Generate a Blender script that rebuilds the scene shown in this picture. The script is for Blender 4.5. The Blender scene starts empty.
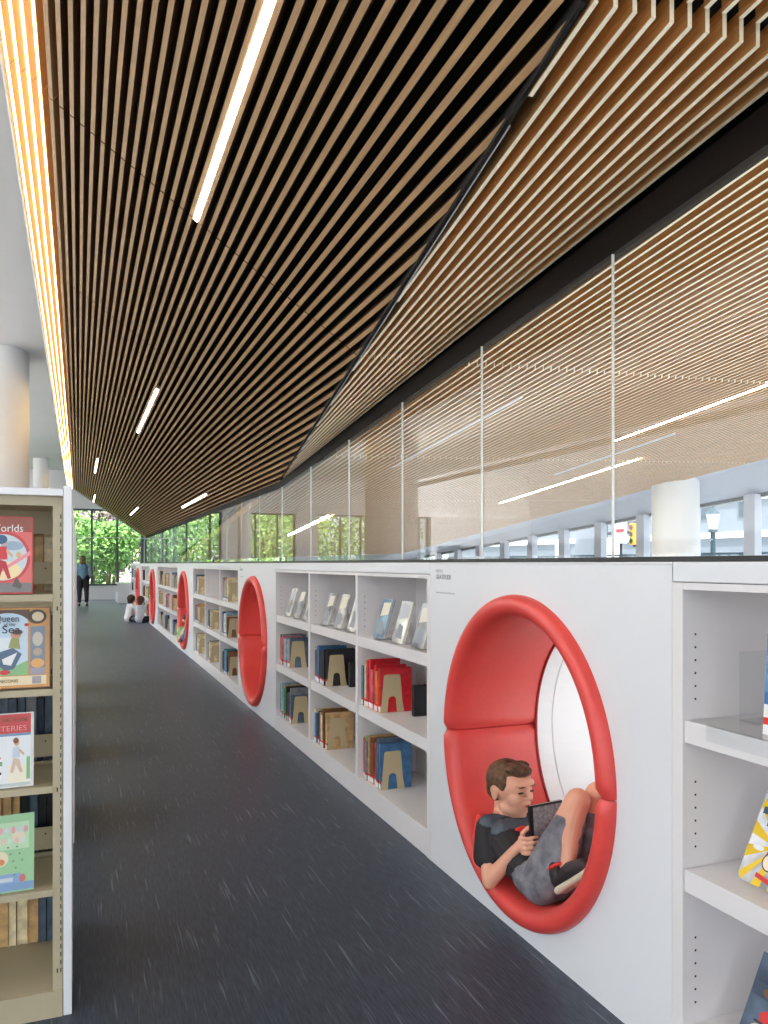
import bpy, bmesh, math, random
from mathutils import Vector, Matrix
R = random.Random(7)
S = bpy.context.scene
COL = S.collection
H = 1.25            # eye height
WX = 1.3813         # corridor face of the low bookcase wall
GX = 2.05           # glass line at its back
TOP = 1.254
YEND = 29.0

# ------------------------------------------------------------------ helpers
def tag(o, label=None, cat=None, group=None, kind=None):
    if label: o['label'] = label
    if cat: o['category'] = cat
    if group: o['group'] = group
    if kind: o['kind'] = kind
    return o

def empty(name, loc=(0, 0, 0), label=None, cat=None, group=None, kind=None):
    o = bpy.data.objects.new(name, None)
    COL.objects.link(o); o.location = loc; o.empty_display_size = .05
    return tag(o, label, cat, group, kind)

class MB:
    """collects geometry (world coordinates) with a material index per face"""
    def __init__(s): s.v = []; s.f = []; s.m = []; s.sm = []
    def add(s, vs, fs, mi=0, smooth=False):
        b = len(s.v); s.v += [tuple(v) for v in vs]
        for f in fs:
            s.f.append([b + i for i in f]); s.m.append(mi); s.sm.append(smooth)
    def box(s, x0, x1, y0, y1, z0, z1, mi=0):
        s.hexa([(x0,y0,z0),(x1,y0,z0),(x1,y1,z0),(x0,y1,z0),(x0,y0,z1),(x1,y0,z1),(x1,y1,z1),(x0,y1,z1)], mi)
    def hexa(s, p, mi=0):
        s.add(p, [(0,3,2,1),(4,5,6,7),(0,1,5,4),(1,2,6,5),(2,3,7,6),(3,0,4,7)], mi)
    def prism(s, pts, off, mi=0):
        n = len(pts); off = Vector(off)
        vs = [Vector(p) for p in pts]; vs += [v + off for v in vs]
        s.add(vs, [tuple(range(n))[::-1], tuple(range(n, 2*n))] + [(i, (i+1) % n, n+(i+1) % n, n+i) for i in range(n)], mi)
    def cyl(s, c, r, z0, z1, n=32, mi=0, r2=None):
        r2 = r if r2 is None else r2
        vs = [(c[0]+r*math.cos(2*math.pi*i/n), c[1]+r*math.sin(2*math.pi*i/n), z0) for i in range(n)]
        vs += [(c[0]+r2*math.cos(2*math.pi*i/n), c[1]+r2*math.sin(2*math.pi*i/n), z1) for i in range(n)]
        s.add(vs, [(i, (i+1) % n, n+(i+1) % n, n+i) for i in range(n)], mi, True)
        s.add(vs, [tuple(range(n))[::-1], tuple(range(n, 2*n))], mi)
    def tube(s, a, b, ra, rb=None, n=10, mi=0):
        rb = ra if rb is None else rb
        a = Vector(a); b = Vector(b); d = (b-a)
        if d.length < 1e-6: return
        d.normalize(); u = d.orthogonal().normalized(); w = d.cross(u)
        vs = []
        for p, r in ((a, ra), (b, rb)):
            for i in range(n):
                t = 2*math.pi*i/n; vs.append(p+u*r*math.cos(t)+w*r*math.sin(t))
        s.add(vs, [(i, (i+1) % n, n+(i+1) % n, n+i) for i in range(n)], mi, True)
        s.add(vs, [tuple(range(n))[::-1], tuple(range(n, 2*n))], mi, False)
    def ell(s, c, ax, n=14, m=9, mi=0):
        """ellipsoid: centre c, three axis vectors"""
        c = Vector(c); a, b, d = [Vector(x) for x in ax]
        vs = [c + d]
        for j in range(1, m):
            ph = math.pi*j/m
            for i in range(n):
                t = 2*math.pi*i/n
                vs.append(c + (a*math.cos(t)+b*math.sin(t))*math.sin(ph) + d*math.cos(ph))
        vs.append(c - d)
        fs = [(0, 1+i, 1+(i+1) % n) for i in range(n)]
        for j in range(m-2):
            for i in range(n):
                p = 1+j*n; fs.append((p+i, p+n+i, p+n+(i+1) % n, p+(i+1) % n))
        L = len(vs)-1; p = 1+(m-2)*n
        fs += [(L, p+(i+1) % n, p+i) for i in range(n)]
        s.add(vs, fs, mi, True)
    def sph(s, c, r, n=14, m=9, mi=0):
        s.ell(c, ((r,0,0),(0,r,0),(0,0,r)), n, m, mi)
    def cap(s, a, b, ra, rb=None, mi=0, n=14):
        rb = ra if rb is None else rb
        s.tube(a, b, ra, rb, n, mi); s.sph(a, ra, n, 8, mi); s.sph(b, rb, n, 8, mi)
    def chain(s, pts, mi=0, n=14):
        for (a, ra), (b, rb) in zip(pts, pts[1:]): s.cap(a, b, ra, rb, mi, n)
    def build(s, name, mats, parent=None, bevel=0, fix=True):
        me = bpy.data.meshes.new(name)
        me.from_pydata(s.v, [], s.f)
        if not isinstance(mats, (list, tuple)): mats = [mats]
        for m in mats: me.materials.append(m)
        me.polygons.foreach_set('material_index', s.m)
        me.polygons.foreach_set('use_smooth', s.sm)
        if fix:
            bm = bmesh.new(); bm.from_mesh(me)
            bmesh.ops.recalc_face_normals(bm, faces=bm.faces)
            bm.to_mesh(me); bm.free()
        me.update()
        o = bpy.data.objects.new(name, me); COL.objects.link(o)
        if parent is not None:
            o.parent = parent
            pl = parent
            off = Vector((0, 0, 0))
            while pl is not None:
                off += Vector(pl.location); pl = pl.parent
            o.location = -off if True else o.location
        if bevel:
            b = o.modifiers.new('bevel', 'BEVEL'); b.width = bevel; b.segments = 2; b.limit_method = 'ANGLE'
        return o

def reorigin(o):
    """move the origin of a top-level mesh without parent to the centre of its base"""
    me = o.data
    xs = [v.co.x for v in me.vertices]; ys = [v.co.y for v in me.vertices]; zs = [v.co.z for v in me.vertices]
    c = Vector(((min(xs)+max(xs))/2, (min(ys)+max(ys))/2, min(zs)))
    me.transform(Matrix.Translation(-c)); o.location = c
    return o

def remesh(o, vox, smooth=4):
    m = o.modifiers.new('r', 'REMESH'); m.mode = 'VOXEL'; m.voxel_size = vox; m.use_smooth_shade = True
    if smooth:
        q = o.modifiers.new('s', 'SMOOTH'); q.factor = .5; q.iterations = smooth
    dg = bpy.context.evaluated_depsgraph_get()
    me = bpy.data.meshes.new_from_object(o.evaluated_get(dg))
    mats = list(o.data.materials)
    o.modifiers.clear(); o.data = me
    if not me.materials:
        for x in mats: me.materials.append(x)
    for p in me.polygons: p.use_smooth = True
    return o

# ------------------------------------------------------------------ materials
def srgb(*c):
    return tuple(((x/255)/12.92 if x/255 <= .04045 else ((x/255+.055)/1.055)**2.4) for x in c)

MATS = {}
def mat(name, rgb, rough=.5, metal=0, noise=0, scale=20, stretch=(1, 1, 1), bump=0, emit=0, coat=0, spec=.5, rgb2=None, detail=4, ecol=None):
    if name in MATS: return MATS[name]
    m = bpy.data.materials.new(name); m.use_nodes = True
    nt = m.node_tree; b = nt.nodes['Principled BSDF']
    c = srgb(*rgb)
    b.inputs['Base Color'].default_value = (*c, 1); b.inputs['Roughness'].default_value = rough
    b.inputs['Metallic'].default_value = metal; b.inputs['Specular IOR Level'].default_value = spec
    if coat: b.inputs['Coat Weight'].default_value = coat; b.inputs['Coat Roughness'].default_value = .12
    if emit:
        b.inputs['Emission Color'].default_value = (*srgb(*(ecol or rgb)), 1); b.inputs['Emission Strength'].default_value = emit
    if noise or bump or rgb2:
        tc = nt.nodes.new('ShaderNodeTexCoord'); mp = nt.nodes.new('ShaderNodeMapping')
        mp.inputs['Scale'].default_value = stretch
        nz = nt.nodes.new('ShaderNodeTexNoise'); nz.inputs['Scale'].default_value = scale; nz.inputs['Detail'].default_value = detail
        nt.links.new(tc.outputs['Object'], mp.inputs['Vector']); nt.links.new(mp.outputs['Vector'], nz.inputs['Vector'])
        if noise or rgb2:
            rp = nt.nodes.new('ShaderNodeValToRGB')
            rp.color_ramp.elements[0].position = .3; rp.color_ramp.elements[1].position = .7
            d = srgb(*rgb2) if rgb2 else tuple(x*(1-noise) for x in c)
            e = c if rgb2 else tuple(min(1, x*(1+noise*.5)) for x in c)
            rp.color_ramp.elements[0].color = (*d, 1); rp.color_ramp.elements[1].color = (*e, 1)
            nt.links.new(nz.outputs['Fac'], rp.inputs['Fac']); nt.links.new(rp.outputs['Color'], b.inputs['Base Color'])
        if bump:
            bp = nt.nodes.new('ShaderNodeBump'); bp.inputs['Strength'].default_value = bump; bp.inputs['Distance'].default_value = .004
            nt.links.new(nz.outputs['Fac'], bp.inputs['Height']); nt.links.new(bp.outputs['Normal'], b.inputs['Normal'])
    MATS[name] = m
    return m

def objcol_mat(name, rough, pattern=.25, scale=30):
    m = bpy.data.materials.new(name); m.use_nodes = True
    nt = m.node_tree; b = nt.nodes['Principled BSDF']; b.inputs['Roughness'].default_value = rough
    oi = nt.nodes.new('ShaderNodeObjectInfo'); tc = nt.nodes.new('ShaderNodeTexCoord')
    ad = nt.nodes.new('ShaderNodeVectorMath'); ad.operation = 'ADD'
    vo = nt.nodes.new('ShaderNodeTexNoise'); vo.inputs['Scale'].default_value = scale; vo.inputs['Detail'].default_value = 3
    hs = nt.nodes.new('ShaderNodeHueSaturation')
    mr = nt.nodes.new('ShaderNodeMapRange'); mr.inputs[1].default_value = .35; mr.inputs[2].default_value = .65
    mr.inputs[3].default_value = 1-pattern; mr.inputs[4].default_value = 1+pattern*1.6
    nt.links.new(tc.outputs['Object'], ad.inputs[0]); nt.links.new(oi.outputs['Location'], ad.inputs[1])
    nt.links.new(ad.outputs[0], vo.inputs['Vector']); nt.links.new(vo.outputs['Fac'], mr.inputs[0])
    nt.links.new(oi.outputs['Color'], hs.inputs['Color']); nt.links.new(mr.outputs[0], hs.inputs['Value'])
    nt.links.new(hs.outputs['Color'], b.inputs['Base Color'])
    return m

def glass_mat(name, tint=(1, 1, 1), boost=1.0):
    m = bpy.data.materials.new(name); m.use_nodes = True
    nt = m.node_tree; nt.nodes.clear()
    out = nt.nodes.new('ShaderNodeOutputMaterial'); tr = nt.nodes.new('ShaderNodeBsdfTransparent'); gl = nt.nodes.new('ShaderNodeBsdfGlossy')
    gl.inputs['Roughness'].default_value = 0.0; tr.inputs['Color'].default_value = (*tint, 1)
    lw = nt.nodes.new('ShaderNodeLayerWeight'); lw.inputs['Blend'].default_value = .5
    pw = nt.nodes.new('ShaderNodeMath'); pw.operation = 'POWER'; pw.inputs[1].default_value = 5
    ml = nt.nodes.new('ShaderNodeMath'); ml.operation = 'MULTIPLY_ADD'; ml.inputs[1].default_value = .96*boost; ml.inputs[2].default_value = .03*boost
    mx = nt.nodes.new('ShaderNodeMixShader')
    nt.links.new(lw.outputs['Facing'], pw.inputs[0]); nt.links.new(pw.outputs[0], ml.inputs[0]); nt.links.new(ml.outputs[0], mx.inputs[0])
    nt.links.new(tr.outputs[0], mx.inputs[1]); nt.links.new(gl.outputs[0], mx.inputs[2]); nt.links.new(mx.outputs[0], out.inputs['Surface'])
    return m

M_white = mat('white_laminate', (226, 227, 230), .35, noise=.02, scale=3)
M_shelfw = mat('white_shelf_laminate', (226, 222, 222), .45)
M_paint = mat('white_paint', (236, 237, 239), .6, noise=.02, scale=2)
M_pinhole = mat('pin_hole', (40, 40, 42), .8)
M_black = mat('black_metal', (14, 13, 14), .45)
M_plenum = mat('plenum_black', (5, 4, 4), .9)
M_beam = mat('dark_beam', (30, 24, 22), .7, spec=.2, noise=.4, scale=6, stretch=(1, .15, 4))
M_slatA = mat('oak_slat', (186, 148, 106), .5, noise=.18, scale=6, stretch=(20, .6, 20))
M_slatAs = mat('oak_slat_side', (92, 62, 38), .6, noise=.2, scale=6, stretch=(20, .6, 20))  # sides coloured darker to stand for the shade between slats
M_slatB = mat('pale_oak_edge', (246, 234, 208), .5, noise=.05, scale=6, stretch=(20, .6, 20))  # oak edges lightened in colour to look more strongly lit
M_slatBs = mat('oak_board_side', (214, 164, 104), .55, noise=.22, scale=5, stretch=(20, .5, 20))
M_ledc = mat('bright_light_diffuser', (255, 248, 238), .5, emit=30)
M_led = mat('light_diffuser', (255, 244, 226), .5, emit=9)
M_ledoff = mat('light_diffuser_dim', (220, 220, 222), .4)
M_edge = mat('edge_light_strip', (255, 226, 170), .5, emit=6, ecol=(255, 222, 160))  # self-glow for slat undersides that are only brightly lit
M_red = mat('red_vinyl', (214, 70, 64), .38, noise=.04, scale=60, bump=.05)
M_redd = mat('red_piping', (150, 30, 30), .45)
M_beige = mat('beige_steel', (176, 165, 138), .5, noise=.03, scale=8)
M_bookend = mat('bookend_steel', (192, 174, 136), .45)
M_pages = mat('page_paper', (226, 219, 202), .8, noise=.1, scale=150, stretch=(1, 1, .1))
M_book = objcol_mat('book_cover_stock', .35, .2, 28)
M_label = mat('spine_label_paper', (238, 236, 232), .6)
M_lred = mat('red_spine_tape', (196, 28, 34), .45)
M_lblue = mat('blue_spine_tape', (36, 96, 160), .45)
M_frame = mat('window_frame_dark', (74, 84, 92), .4)
M_framel = mat('window_frame_light', (196, 200, 206), .4)
M_glass = glass_mat('clear_glass', (.985, .995, .99), 1.0)
M_wglass = glass_mat('window_glass', (.98, .99, .985), .3)
M_joint = mat('glass_joint', (196, 196, 190), .3)
M_skin = mat('skin', (226, 166, 138), .5, noise=.03, scale=30)
M_asphalt = mat('street', (205, 204, 202), .8, noise=.1, scale=2)
M_lowfloor = mat('lower_floor', (232, 230, 224), .5)

# carpet
def carpet():
    m = bpy.data.materials.new('carpet_tiles'); m.use_nodes = True
    nt = m.node_tree; b = nt.nodes['Principled BSDF']
    b.inputs['Roughness'].default_value = .42; b.inputs['Specular IOR Level'].default_value = .35
    b.inputs['Sheen Weight'].default_value = .10; b.inputs['Sheen Tint'].default_value = (.75, .88, 1, 1)
    tc = nt.nodes.new('ShaderNodeTexCoord')
    def noise(sc, det, st):
        mp = nt.nodes.new('ShaderNodeMapping'); mp.inputs['Scale'].default_value = st
        n = nt.nodes.new('ShaderNodeTexNoise'); n.inputs['Scale'].default_value = sc; n.inputs['Detail'].default_value = det
        nt.links.new(tc.outputs['Object'], mp.inputs['Vector']); nt.links.new(mp.outputs['Vector'], n.inputs['Vector'])
        return n
    a = noise(1, 3, (170, 14, 1)); c = noise(1, 2, (95, 3.2, 1)); d = noise(1, 1, (.8, .5, 1))
    ra = nt.nodes.new('ShaderNodeValToRGB')
    ra.color_ramp.elements[0].position = .35; ra.color_ramp.elements[0].color = (*srgb(28, 35, 46), 1)
    ra.color_ramp.elements[1].position = .68; ra.color_ramp.elements[1].color = (*srgb(52, 62, 79), 1)
    nt.links.new(a.outputs['Fac'], ra.inputs['Fac'])
    rb = nt.nodes.new('ShaderNodeValToRGB')
    rb.color_ramp.elements[0].position = .62; rb.color_ramp.elements[0].color = (0, 0, 0, 1)
    rb.color_ramp.elements[1].position = .72; rb.color_ramp.elements[1].color = (1, 1, 1, 1)
    nt.links.new(c.outputs['Fac'], rb.inputs['Fac'])
    mx = nt.nodes.new('ShaderNodeMix'); mx.data_type = 'RGBA'
    mx.inputs[7].default_value = (*srgb(120, 128, 140), 1)
    ml = nt.nodes.new('ShaderNodeMath'); ml.operation = 'MULTIPLY'; ml.inputs[1].default_value = .7
    nt.links.new(rb.outputs['Color'], ml.inputs[0]); nt.links.new(ml.outputs[0], mx.inputs[0])
    nt.links.new(ra.outputs['Color'], mx.inputs[6]); nt.links.new(mx.outputs[2], b.inputs['Base Color'])
    bp = nt.nodes.new('ShaderNodeBump'); bp.inputs['Strength'].default_value = .4; bp.inputs['Distance'].default_value = .003
    nt.links.new(a.outputs['Fac'], bp.inputs['Height']); nt.links.new(bp.outputs['Normal'], b.inputs['Normal'])
    return m
M_carpet = carpet()

# ------------------------------------------------------------------ camera and light
cd = bpy.data.cameras.new('camera'); cam = bpy.data.objects.new('camera', cd); COL.objects.link(cam)
cam.location = (0, 0, H); cam.rotation_euler = (math.radians(90), 0, math.radians(-21.39))
cd.sensor_fit = 'HORIZONTAL'; cd.sensor_width = 24; cd.lens = 24*780/768; cd.shift_y = 51.5/768; cd.clip_end = 300
cd.clip_start = .02
S.camera = cam
S.view_settings.view_transform = 'Standard'; S.view_settings.look = 'None'; S.view_settings.gamma = 1
S.view_settings.use_curve_mapping = False; S.view_settings.exposure = 0.72
S.cycles.max_bounces = 10; S.cycles.transparent_max_bounces = 24; S.cycles.diffuse_bounces = 6
S.cycles.use_denoising = True
S.cycles.sample_clamp_indirect = 8

w = bpy.data.worlds.new('sky'); S.world = w; w.use_nodes = True
nt = w.node_tree; bg = nt.nodes['Background']
tc = nt.nodes.new('ShaderNodeTexCoord'); sx = nt.nodes.new('ShaderNodeSeparateXYZ'); rp = nt.nodes.new('ShaderNodeValToRGB')
rp.color_ramp.elements[0].position = 0.45; rp.color_ramp.elements[0].color = (.75, .78, .8, 1)
rp.color_ramp.elements[1].position = .75; rp.color_ramp.elements[1].color = (.80, .90, 1.0, 1)
mr = nt.nodes.new('ShaderNodeMapRange'); mr.inputs[1].default_value = -1; mr.inputs[2].default_value = 1
nt.links.new(tc.outputs['Generated'], sx.inputs[0]); nt.links.new(sx.outputs['Z'], mr.inputs[0])
nt.links.new(mr.outputs[0], rp.inputs['Fac']); nt.links.new(rp.outputs['Color'], bg.inputs['Color'])
bg.inputs['Strength'].default_value = 2.0
sd = bpy.data.lights.new('sun', 'SUN'); sd.energy = 7.0; sd.angle = math.radians(2); sd.color = (1, .96, .9)
so = bpy.data.objects.new('sun', sd); COL.objects.link(so)
so.rotation_euler = Vector((.32, .62, -1.0)).to_track_quat('-Z', 'Y').to_euler()

# ------------------------------------------------------------------ floor, shell
m = MB(); m.box(-7, GX, -8, YEND, -.2, 0)
tag(m.build('floor', M_carpet), 'dark charcoal carpet with pale flecks running down the aisle', 'floor', kind='structure')
m = MB(); m.box(GX, 9, -8, YEND, -4.2, -4)
tag(m.build('floor', M_lowfloor), 'pale floor of the lower level beyond the glass', 'floor', kind='structure')
m = MB(); m.box(GX-.02, GX+.0, -8, YEND, -4, 0)
tag(m.build('wall_void', M_paint), 'white edge wall down to the lower level', 'wall', kind='structure')
m = MB(); m.box(-8, 9, -8, YEND+.4, 4.95, 5.2)
tag(m.build('roof_slab', M_paint), 'roof slab over the whole room', 'ceiling', kind='structure')
m = MB(); m.box(-8, -.30, -8, YEND, 4.45, 4.6)
tag(m.build('ceiling_left', M_paint), 'flat white ceiling left of the slatted ceiling', 'ceiling', kind='structure')
for n, (x, y, r, z1, lab) in enumerate([(-1.18, 13.1, .48, 4.45, 'thick round white column behind the tall beige shelving'),
                                 (-1.07, 26.0, .22, 4.45, 'slimmer round white column in the distance behind the beige shelving'),
                                 (7.62, 8.5, .31, 3.0, 'round white column beyond the glass near the street windows')]):
    m = MB(); m.cyl((x, y), r, -4 if x > 5 else 0, z1 if x < 5 else 4.9, 48)
    o = reorigin(m.build('column', M_paint)); tag(o, lab, 'column', kind='structure')

M_bounce = mat('terrace_concrete', (150, 146, 140), .8, noise=.06, scale=1)  # unseen ground added to reflect sunlight up to the left ceiling
m = MB(); m.box(-50, -7, -40, YEND+.3, -.3, -.1); m.box(-7, GX, -40, -8, -.3, -.1)
tag(m.build('ground_terrace', M_bounce), 'pale sunlit terrace outside the open left and near sides', 'terrace', kind='structure')
# ------------------------------------------------------------------ slatted ceilings
A0, AS = 2.319, .693
def zA(x): return H + A0 - AS*x
def zB(x, y): return H + 1.563 + .036*x - .0885*y
def xfold(y): return 1.23 + .1233*(y-1.70)
def yfold(x): return 1.70 + (x-1.23)/.1233
JO = [1.68 + 2.72*k for k in range(-1, 11)]
nA = Vector((AS, 0, 1)).normalized()          # up-normal of the tilted plane
tA = Vector((1, 0, -AS)).normalized()
WA, DA = .024, .060
mA = MB()
YA1 = 27.4
k = 0; x = -.337
slat_x = []
while x < 2.055:
    slat_x.append(x); x += .0508
for x in slat_x:
    segs = []
    for a, b in zip(JO[:-1] , JO[1:]): segs.append([a+.006, b-.006])
    segs[0][0] = -1.5
    for a, b in segs:
        b = min(b, YA1)
        def clip(xx): return max(a, yfold(xx)) if xx > xfold(a) else a
        x0 = x - WA/2*tA.x; x1 = x + WA/2*tA.x
        a0, a1 = clip(x0), clip(x1)
        if a0 >= b-.02 or a1 >= b-.02: continue
        P0 = Vector((x0, 0, zA(x0))); P1 = Vector((x1, 0, zA(x1))); up = nA*DA
        def q(p, y): return (p.x, y, p.z)
        vs = [q(P0, a0), q(P1, a1), q(P1, b), q(P0, b), q(P0+up, a0), q(P1+up, a1), q(P1+up, b), q(P0+up, b)]
        mA.add(vs, [(0,3,2,1)], 0); mA.add(vs, [(0,1,5,4),(1,2,6,5),(2,3,7,6),(3,0,4,7)], 0 if x < slat_x[4]+.001 else 1)  # outermost slats take the lighter side colour so they look lit
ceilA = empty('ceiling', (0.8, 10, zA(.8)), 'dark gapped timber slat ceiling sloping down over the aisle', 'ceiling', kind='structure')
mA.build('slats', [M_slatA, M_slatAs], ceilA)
m = MB()      # black backing, follows the fold
ys = [-1.5, 8.35]
dz = nA*(DA+.05)
def bk(x, y): return Vector((x, y, zA(x))) + dz
vs = [bk(-.36, -1.5), bk(xfold(-1.5), -1.5), bk(2.08, 8.5), bk(2.08, YA1), bk(-.36, YA1)]
m.prism(vs, nA*.03)
m.build('backing_panel', M_plenum, ceilA)
m = MB()     # fascia at the far end and along the left edge
m.box(-.36, 2.1, YA1, YA1+.03, zA(2.1)-.02, zA(2.1)+.0)
vs = [Vector((-.35, YA1, zA(-.35)))-nA*.0, Vector((2.08, YA1, zA(2.08)))]
m.prism([vs[0], vs[1], vs[1]+nA*.14, vs[0]+nA*.14], (0, .03, 0))
m.build('end_fascia', M_paint, ceilA)
m = MB()
e0 = Vector((-.375, -1.5, zA(-.375)))
m.prism([e0, e0+tA*.012, e0+tA*.012+nA*.16, e0+nA*.16], (0, YA1+1.5, 0))
m.build('edge_trim', M_paint, ceilA)

# B and C slats
mB = MB()
WB, DB = .015, .085
def slatB(xf, a, b, lift=0, y_clip=None):
    n = 1
    x0a, x1a = xf(a)-WB/2, xf(a)+WB/2
    x0b, x1b = xf(b)-WB/2, xf(b)+WB/2
    def q(x, y, u=0): return (x, y, zB(x, y)+lift+u)
    vs = [q(x0a, a), q(x1a, a), q(x1b, b), q(x0b, b), q(x0a, a, DB), q(x1a, a, DB), q(x1b, b, DB), q(x0b, b, DB)]
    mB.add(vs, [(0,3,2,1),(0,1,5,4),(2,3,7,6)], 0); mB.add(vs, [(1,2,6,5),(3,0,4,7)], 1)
# folded part between the fold and the glass
PB = .0605
for k in range(-5, 13):
    x0 = 1.315 + PB*1.0*k*1.02
    if x0 > GX-.035: continue
    sl = max(0, min(.105, .088*(GX-x0)/(GX-1.3)))
    f = lambda y, x0=x0, sl=sl: x0 + sl*(y-1.7)*.98
    for (a, b) in zip(JO[:-1], JO[1:]):
        if a > 8.4: break
        near = (b < 1.8)
        aa, bb = a+.006, b-.006
        if near: aa = -1.5; bb = b-.02
        ff = (lambda y, f=f: f(1.7)-.03 + .0*(y)) if near else f
        # clip against the fold: need x > xfold(y)
        if ff(aa) < xfold(aa)+(.05 if near else .012): continue
        if ff(bb) < xfold(bb)+.012:
            lo, hi = aa, bb
            for _ in range(30):
                mid = (lo+hi)/2
                if ff(mid) > xfold(mid)+.012: lo = mid
                else: hi = mid
            bb = lo
        if bb-aa > .03: slatB(ff, aa, bb, .04 if near else 0)
ceilB = empty('ceiling', (1.8, 3, zB(1.8, 3)), 'pale edged timber board ceiling folding up from the glass, over the near shelves', 'ceiling', kind='structure')
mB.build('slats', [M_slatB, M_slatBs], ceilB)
m = MB()
up = Vector((0, 0, DB+.08))
def pb(x, y): return Vector((x, y, zB(x, y)))+up
m.prism([pb(xfold(-1.5), -1.5), pb(GX+.03, -1.5), pb(GX+.03, 8.3), pb(xfold(8.3), 8.3)], (0, 0, .03))
m.build('backing_panel', M_plenum, ceilB)
m = MB()      # dark metal strip lining the fold
for a, b in ((-1.5, 1.67), (1.70, 4.39), (4.41, 7.11), (7.13, 8.3)):
    pa = Vector((xfold(a), a, zB(xfold(a), a))); pb_ = Vector((xfold(b), b, zB(xfold(b), b)))
    q0 = [pa+Vector((-.012, 0, .004)), pa+Vector((.004, 0, .004)), pa+Vector((.004, 0, .15)), pa+Vector((-.012, 0, .15))]
    q1 = [p-pa+pb_ for p in q0]
    m.hexa([q0[0], q0[1], q1[1], q1[0], q0[3], q0[2], q1[2], q1[3]])
m.build('fold_trim', M_beam, ceilB)
m = MB()
for a, b in ((2.2, 4.39), (4.41, 7.0)):
    pa = Vector((xfold(a)+.006, a, zB(xfold(a), a)-.001)); pb_ = Vector((xfold(b)+.006, b, zB(xfold(b), b)-.001))
    m.hexa([pa, pa+Vector((.003,0,0)), pb_+Vector((.003,0,0)), pb_, pa+Vector((0,0,.003)), pa+Vector((.003,0,.003)), pb_+Vector((.003,0,.003)), pb_+Vector((0,0,.003))])
m.build('trim_edge', M_framel, ceilB)

mB = MB()
XC1 = 7.5; YC1 = 17.9
x = GX+.075
while x < XC1:
    for (a, b) in zip(JO[:-1], JO[1:]):
        if a > YC1: break
        aa, bb = a+.008, min(b-.008, YC1)
        if a < 0: aa = -1.5
        slatB(lambda y, x=x: x, aa, bb, .0)
    x += .061
ceilC = empty('ceiling', (5, 8, zB(5, 8)), 'pale timber board ceiling beyond the glass, sloping down into the distance', 'ceiling', kind='structure')
mB.build('slats', [M_slatB, M_slatBs], ceilC)
m = MB()
up = Vector((0, 0, DB+.03))
m.prism([pb(GX+.03, -1.5), pb(XC1, -1.5), pb(XC1, YC1), pb(GX+.03, YC1)], (0, 0, .03))
m.build('backing_panel', M_beam, ceilC)
m = MB(); 
m.prism([(GX+.03, YC1, zB(GX, YC1)-.0), (XC1, YC1, zB(XC1, YC1)-.0), (XC1, YC1, 4.9), (GX+.03, YC1, 4.9)], (0, .05, 0))
m.build('end_bulkhead', M_paint, ceilC)

# dark beam on top of the glass
def beam_top(y): return zB(GX, y)+.0 if y < 8.35 else zA(GX)+.0
def beam_bot(y): return H + 1.335 - .0795*(y-1.87) if y < 8.35 else H+.82
m = MB()
yy = [-1.5, 1.67, 4.4, 7.1, 8.35, 26.6]
for a, b in zip(yy[:-1], yy[1:]):
    ta, tb = beam_top(a), beam_top(b)
    if b == 8.35: tb = zA(GX)
    ba, bb = beam_bot(a), beam_bot(b-1e-4)
    m.hexa([(GX-.008,a,ba),(GX+.05,a,ba),(GX+.05,b,bb),(GX-.008,b,bb),(GX-.008,a,ta-.002),(GX+.05,a,ta-.002),(GX+.05,b,tb-.002),(GX-.008,b,tb-.002)])
    m.hexa([(GX+.015,a,ta-.002),(GX+.05,a,ta-.002),(GX+.05,b,tb-.002),(GX+.015,b,tb-.002),(GX+.015,a,ta+.25),(GX+.05,a,ta+.25),(GX+.05,b,tb+.25),(GX+.015,b,tb+.25)])
beam = m.build('trim_1', M_beam)
tag(beam, 'dark brown beam running above the glass partition', 'beam', kind='structure')

# ------------------------------------------------------------------ glass partition
gp = empty('glass_partition', (GX, 10, TOP), 'tall frameless glass partition standing on the white bookcase wall, up to the dark beam', 'glass partition')
m = MB(); m.box(GX-.02, GX+.02, -1.5, 26.55, TOP, TOP+.022)
m.build('base_channel', M_black, gp)
Y0 = 2.648-1.1215*4
for k in range(26):
    a = Y0+1.1215*k; b = a+1.1215
    b = min(b, 26.55)
    if b-a < .1: break
    m = MB(); ga = .004
    m.hexa([(GX-.006,a+ga,TOP+.02),(GX+.006,a+ga,TOP+.02),(GX+.006,b-ga,TOP+.02),(GX-.006,b-ga,TOP+.02),
            (GX-.006,a+ga,beam_bot(a+ga)+.01),(GX+.006,a+ga,beam_bot(a+ga)+.01),(GX+.006,b-ga,beam_bot(b-ga)+.01),(GX-.006,b-ga,beam_bot(b-ga)+.01)])
    m.build('glass_pane', M_glass, gp)
    m = MB(); m.box(GX-.006, GX+.006, a-.0022, a+.0022, TOP+.02, beam_bot(a)+.01)
    m.build('glass_joint', M_joint, gp)
m = MB(); m.box(GX-.03, GX+.03, 26.55, 26.6, TOP-.25, H+.79); m.build('end_post', M_frame, gp)

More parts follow.
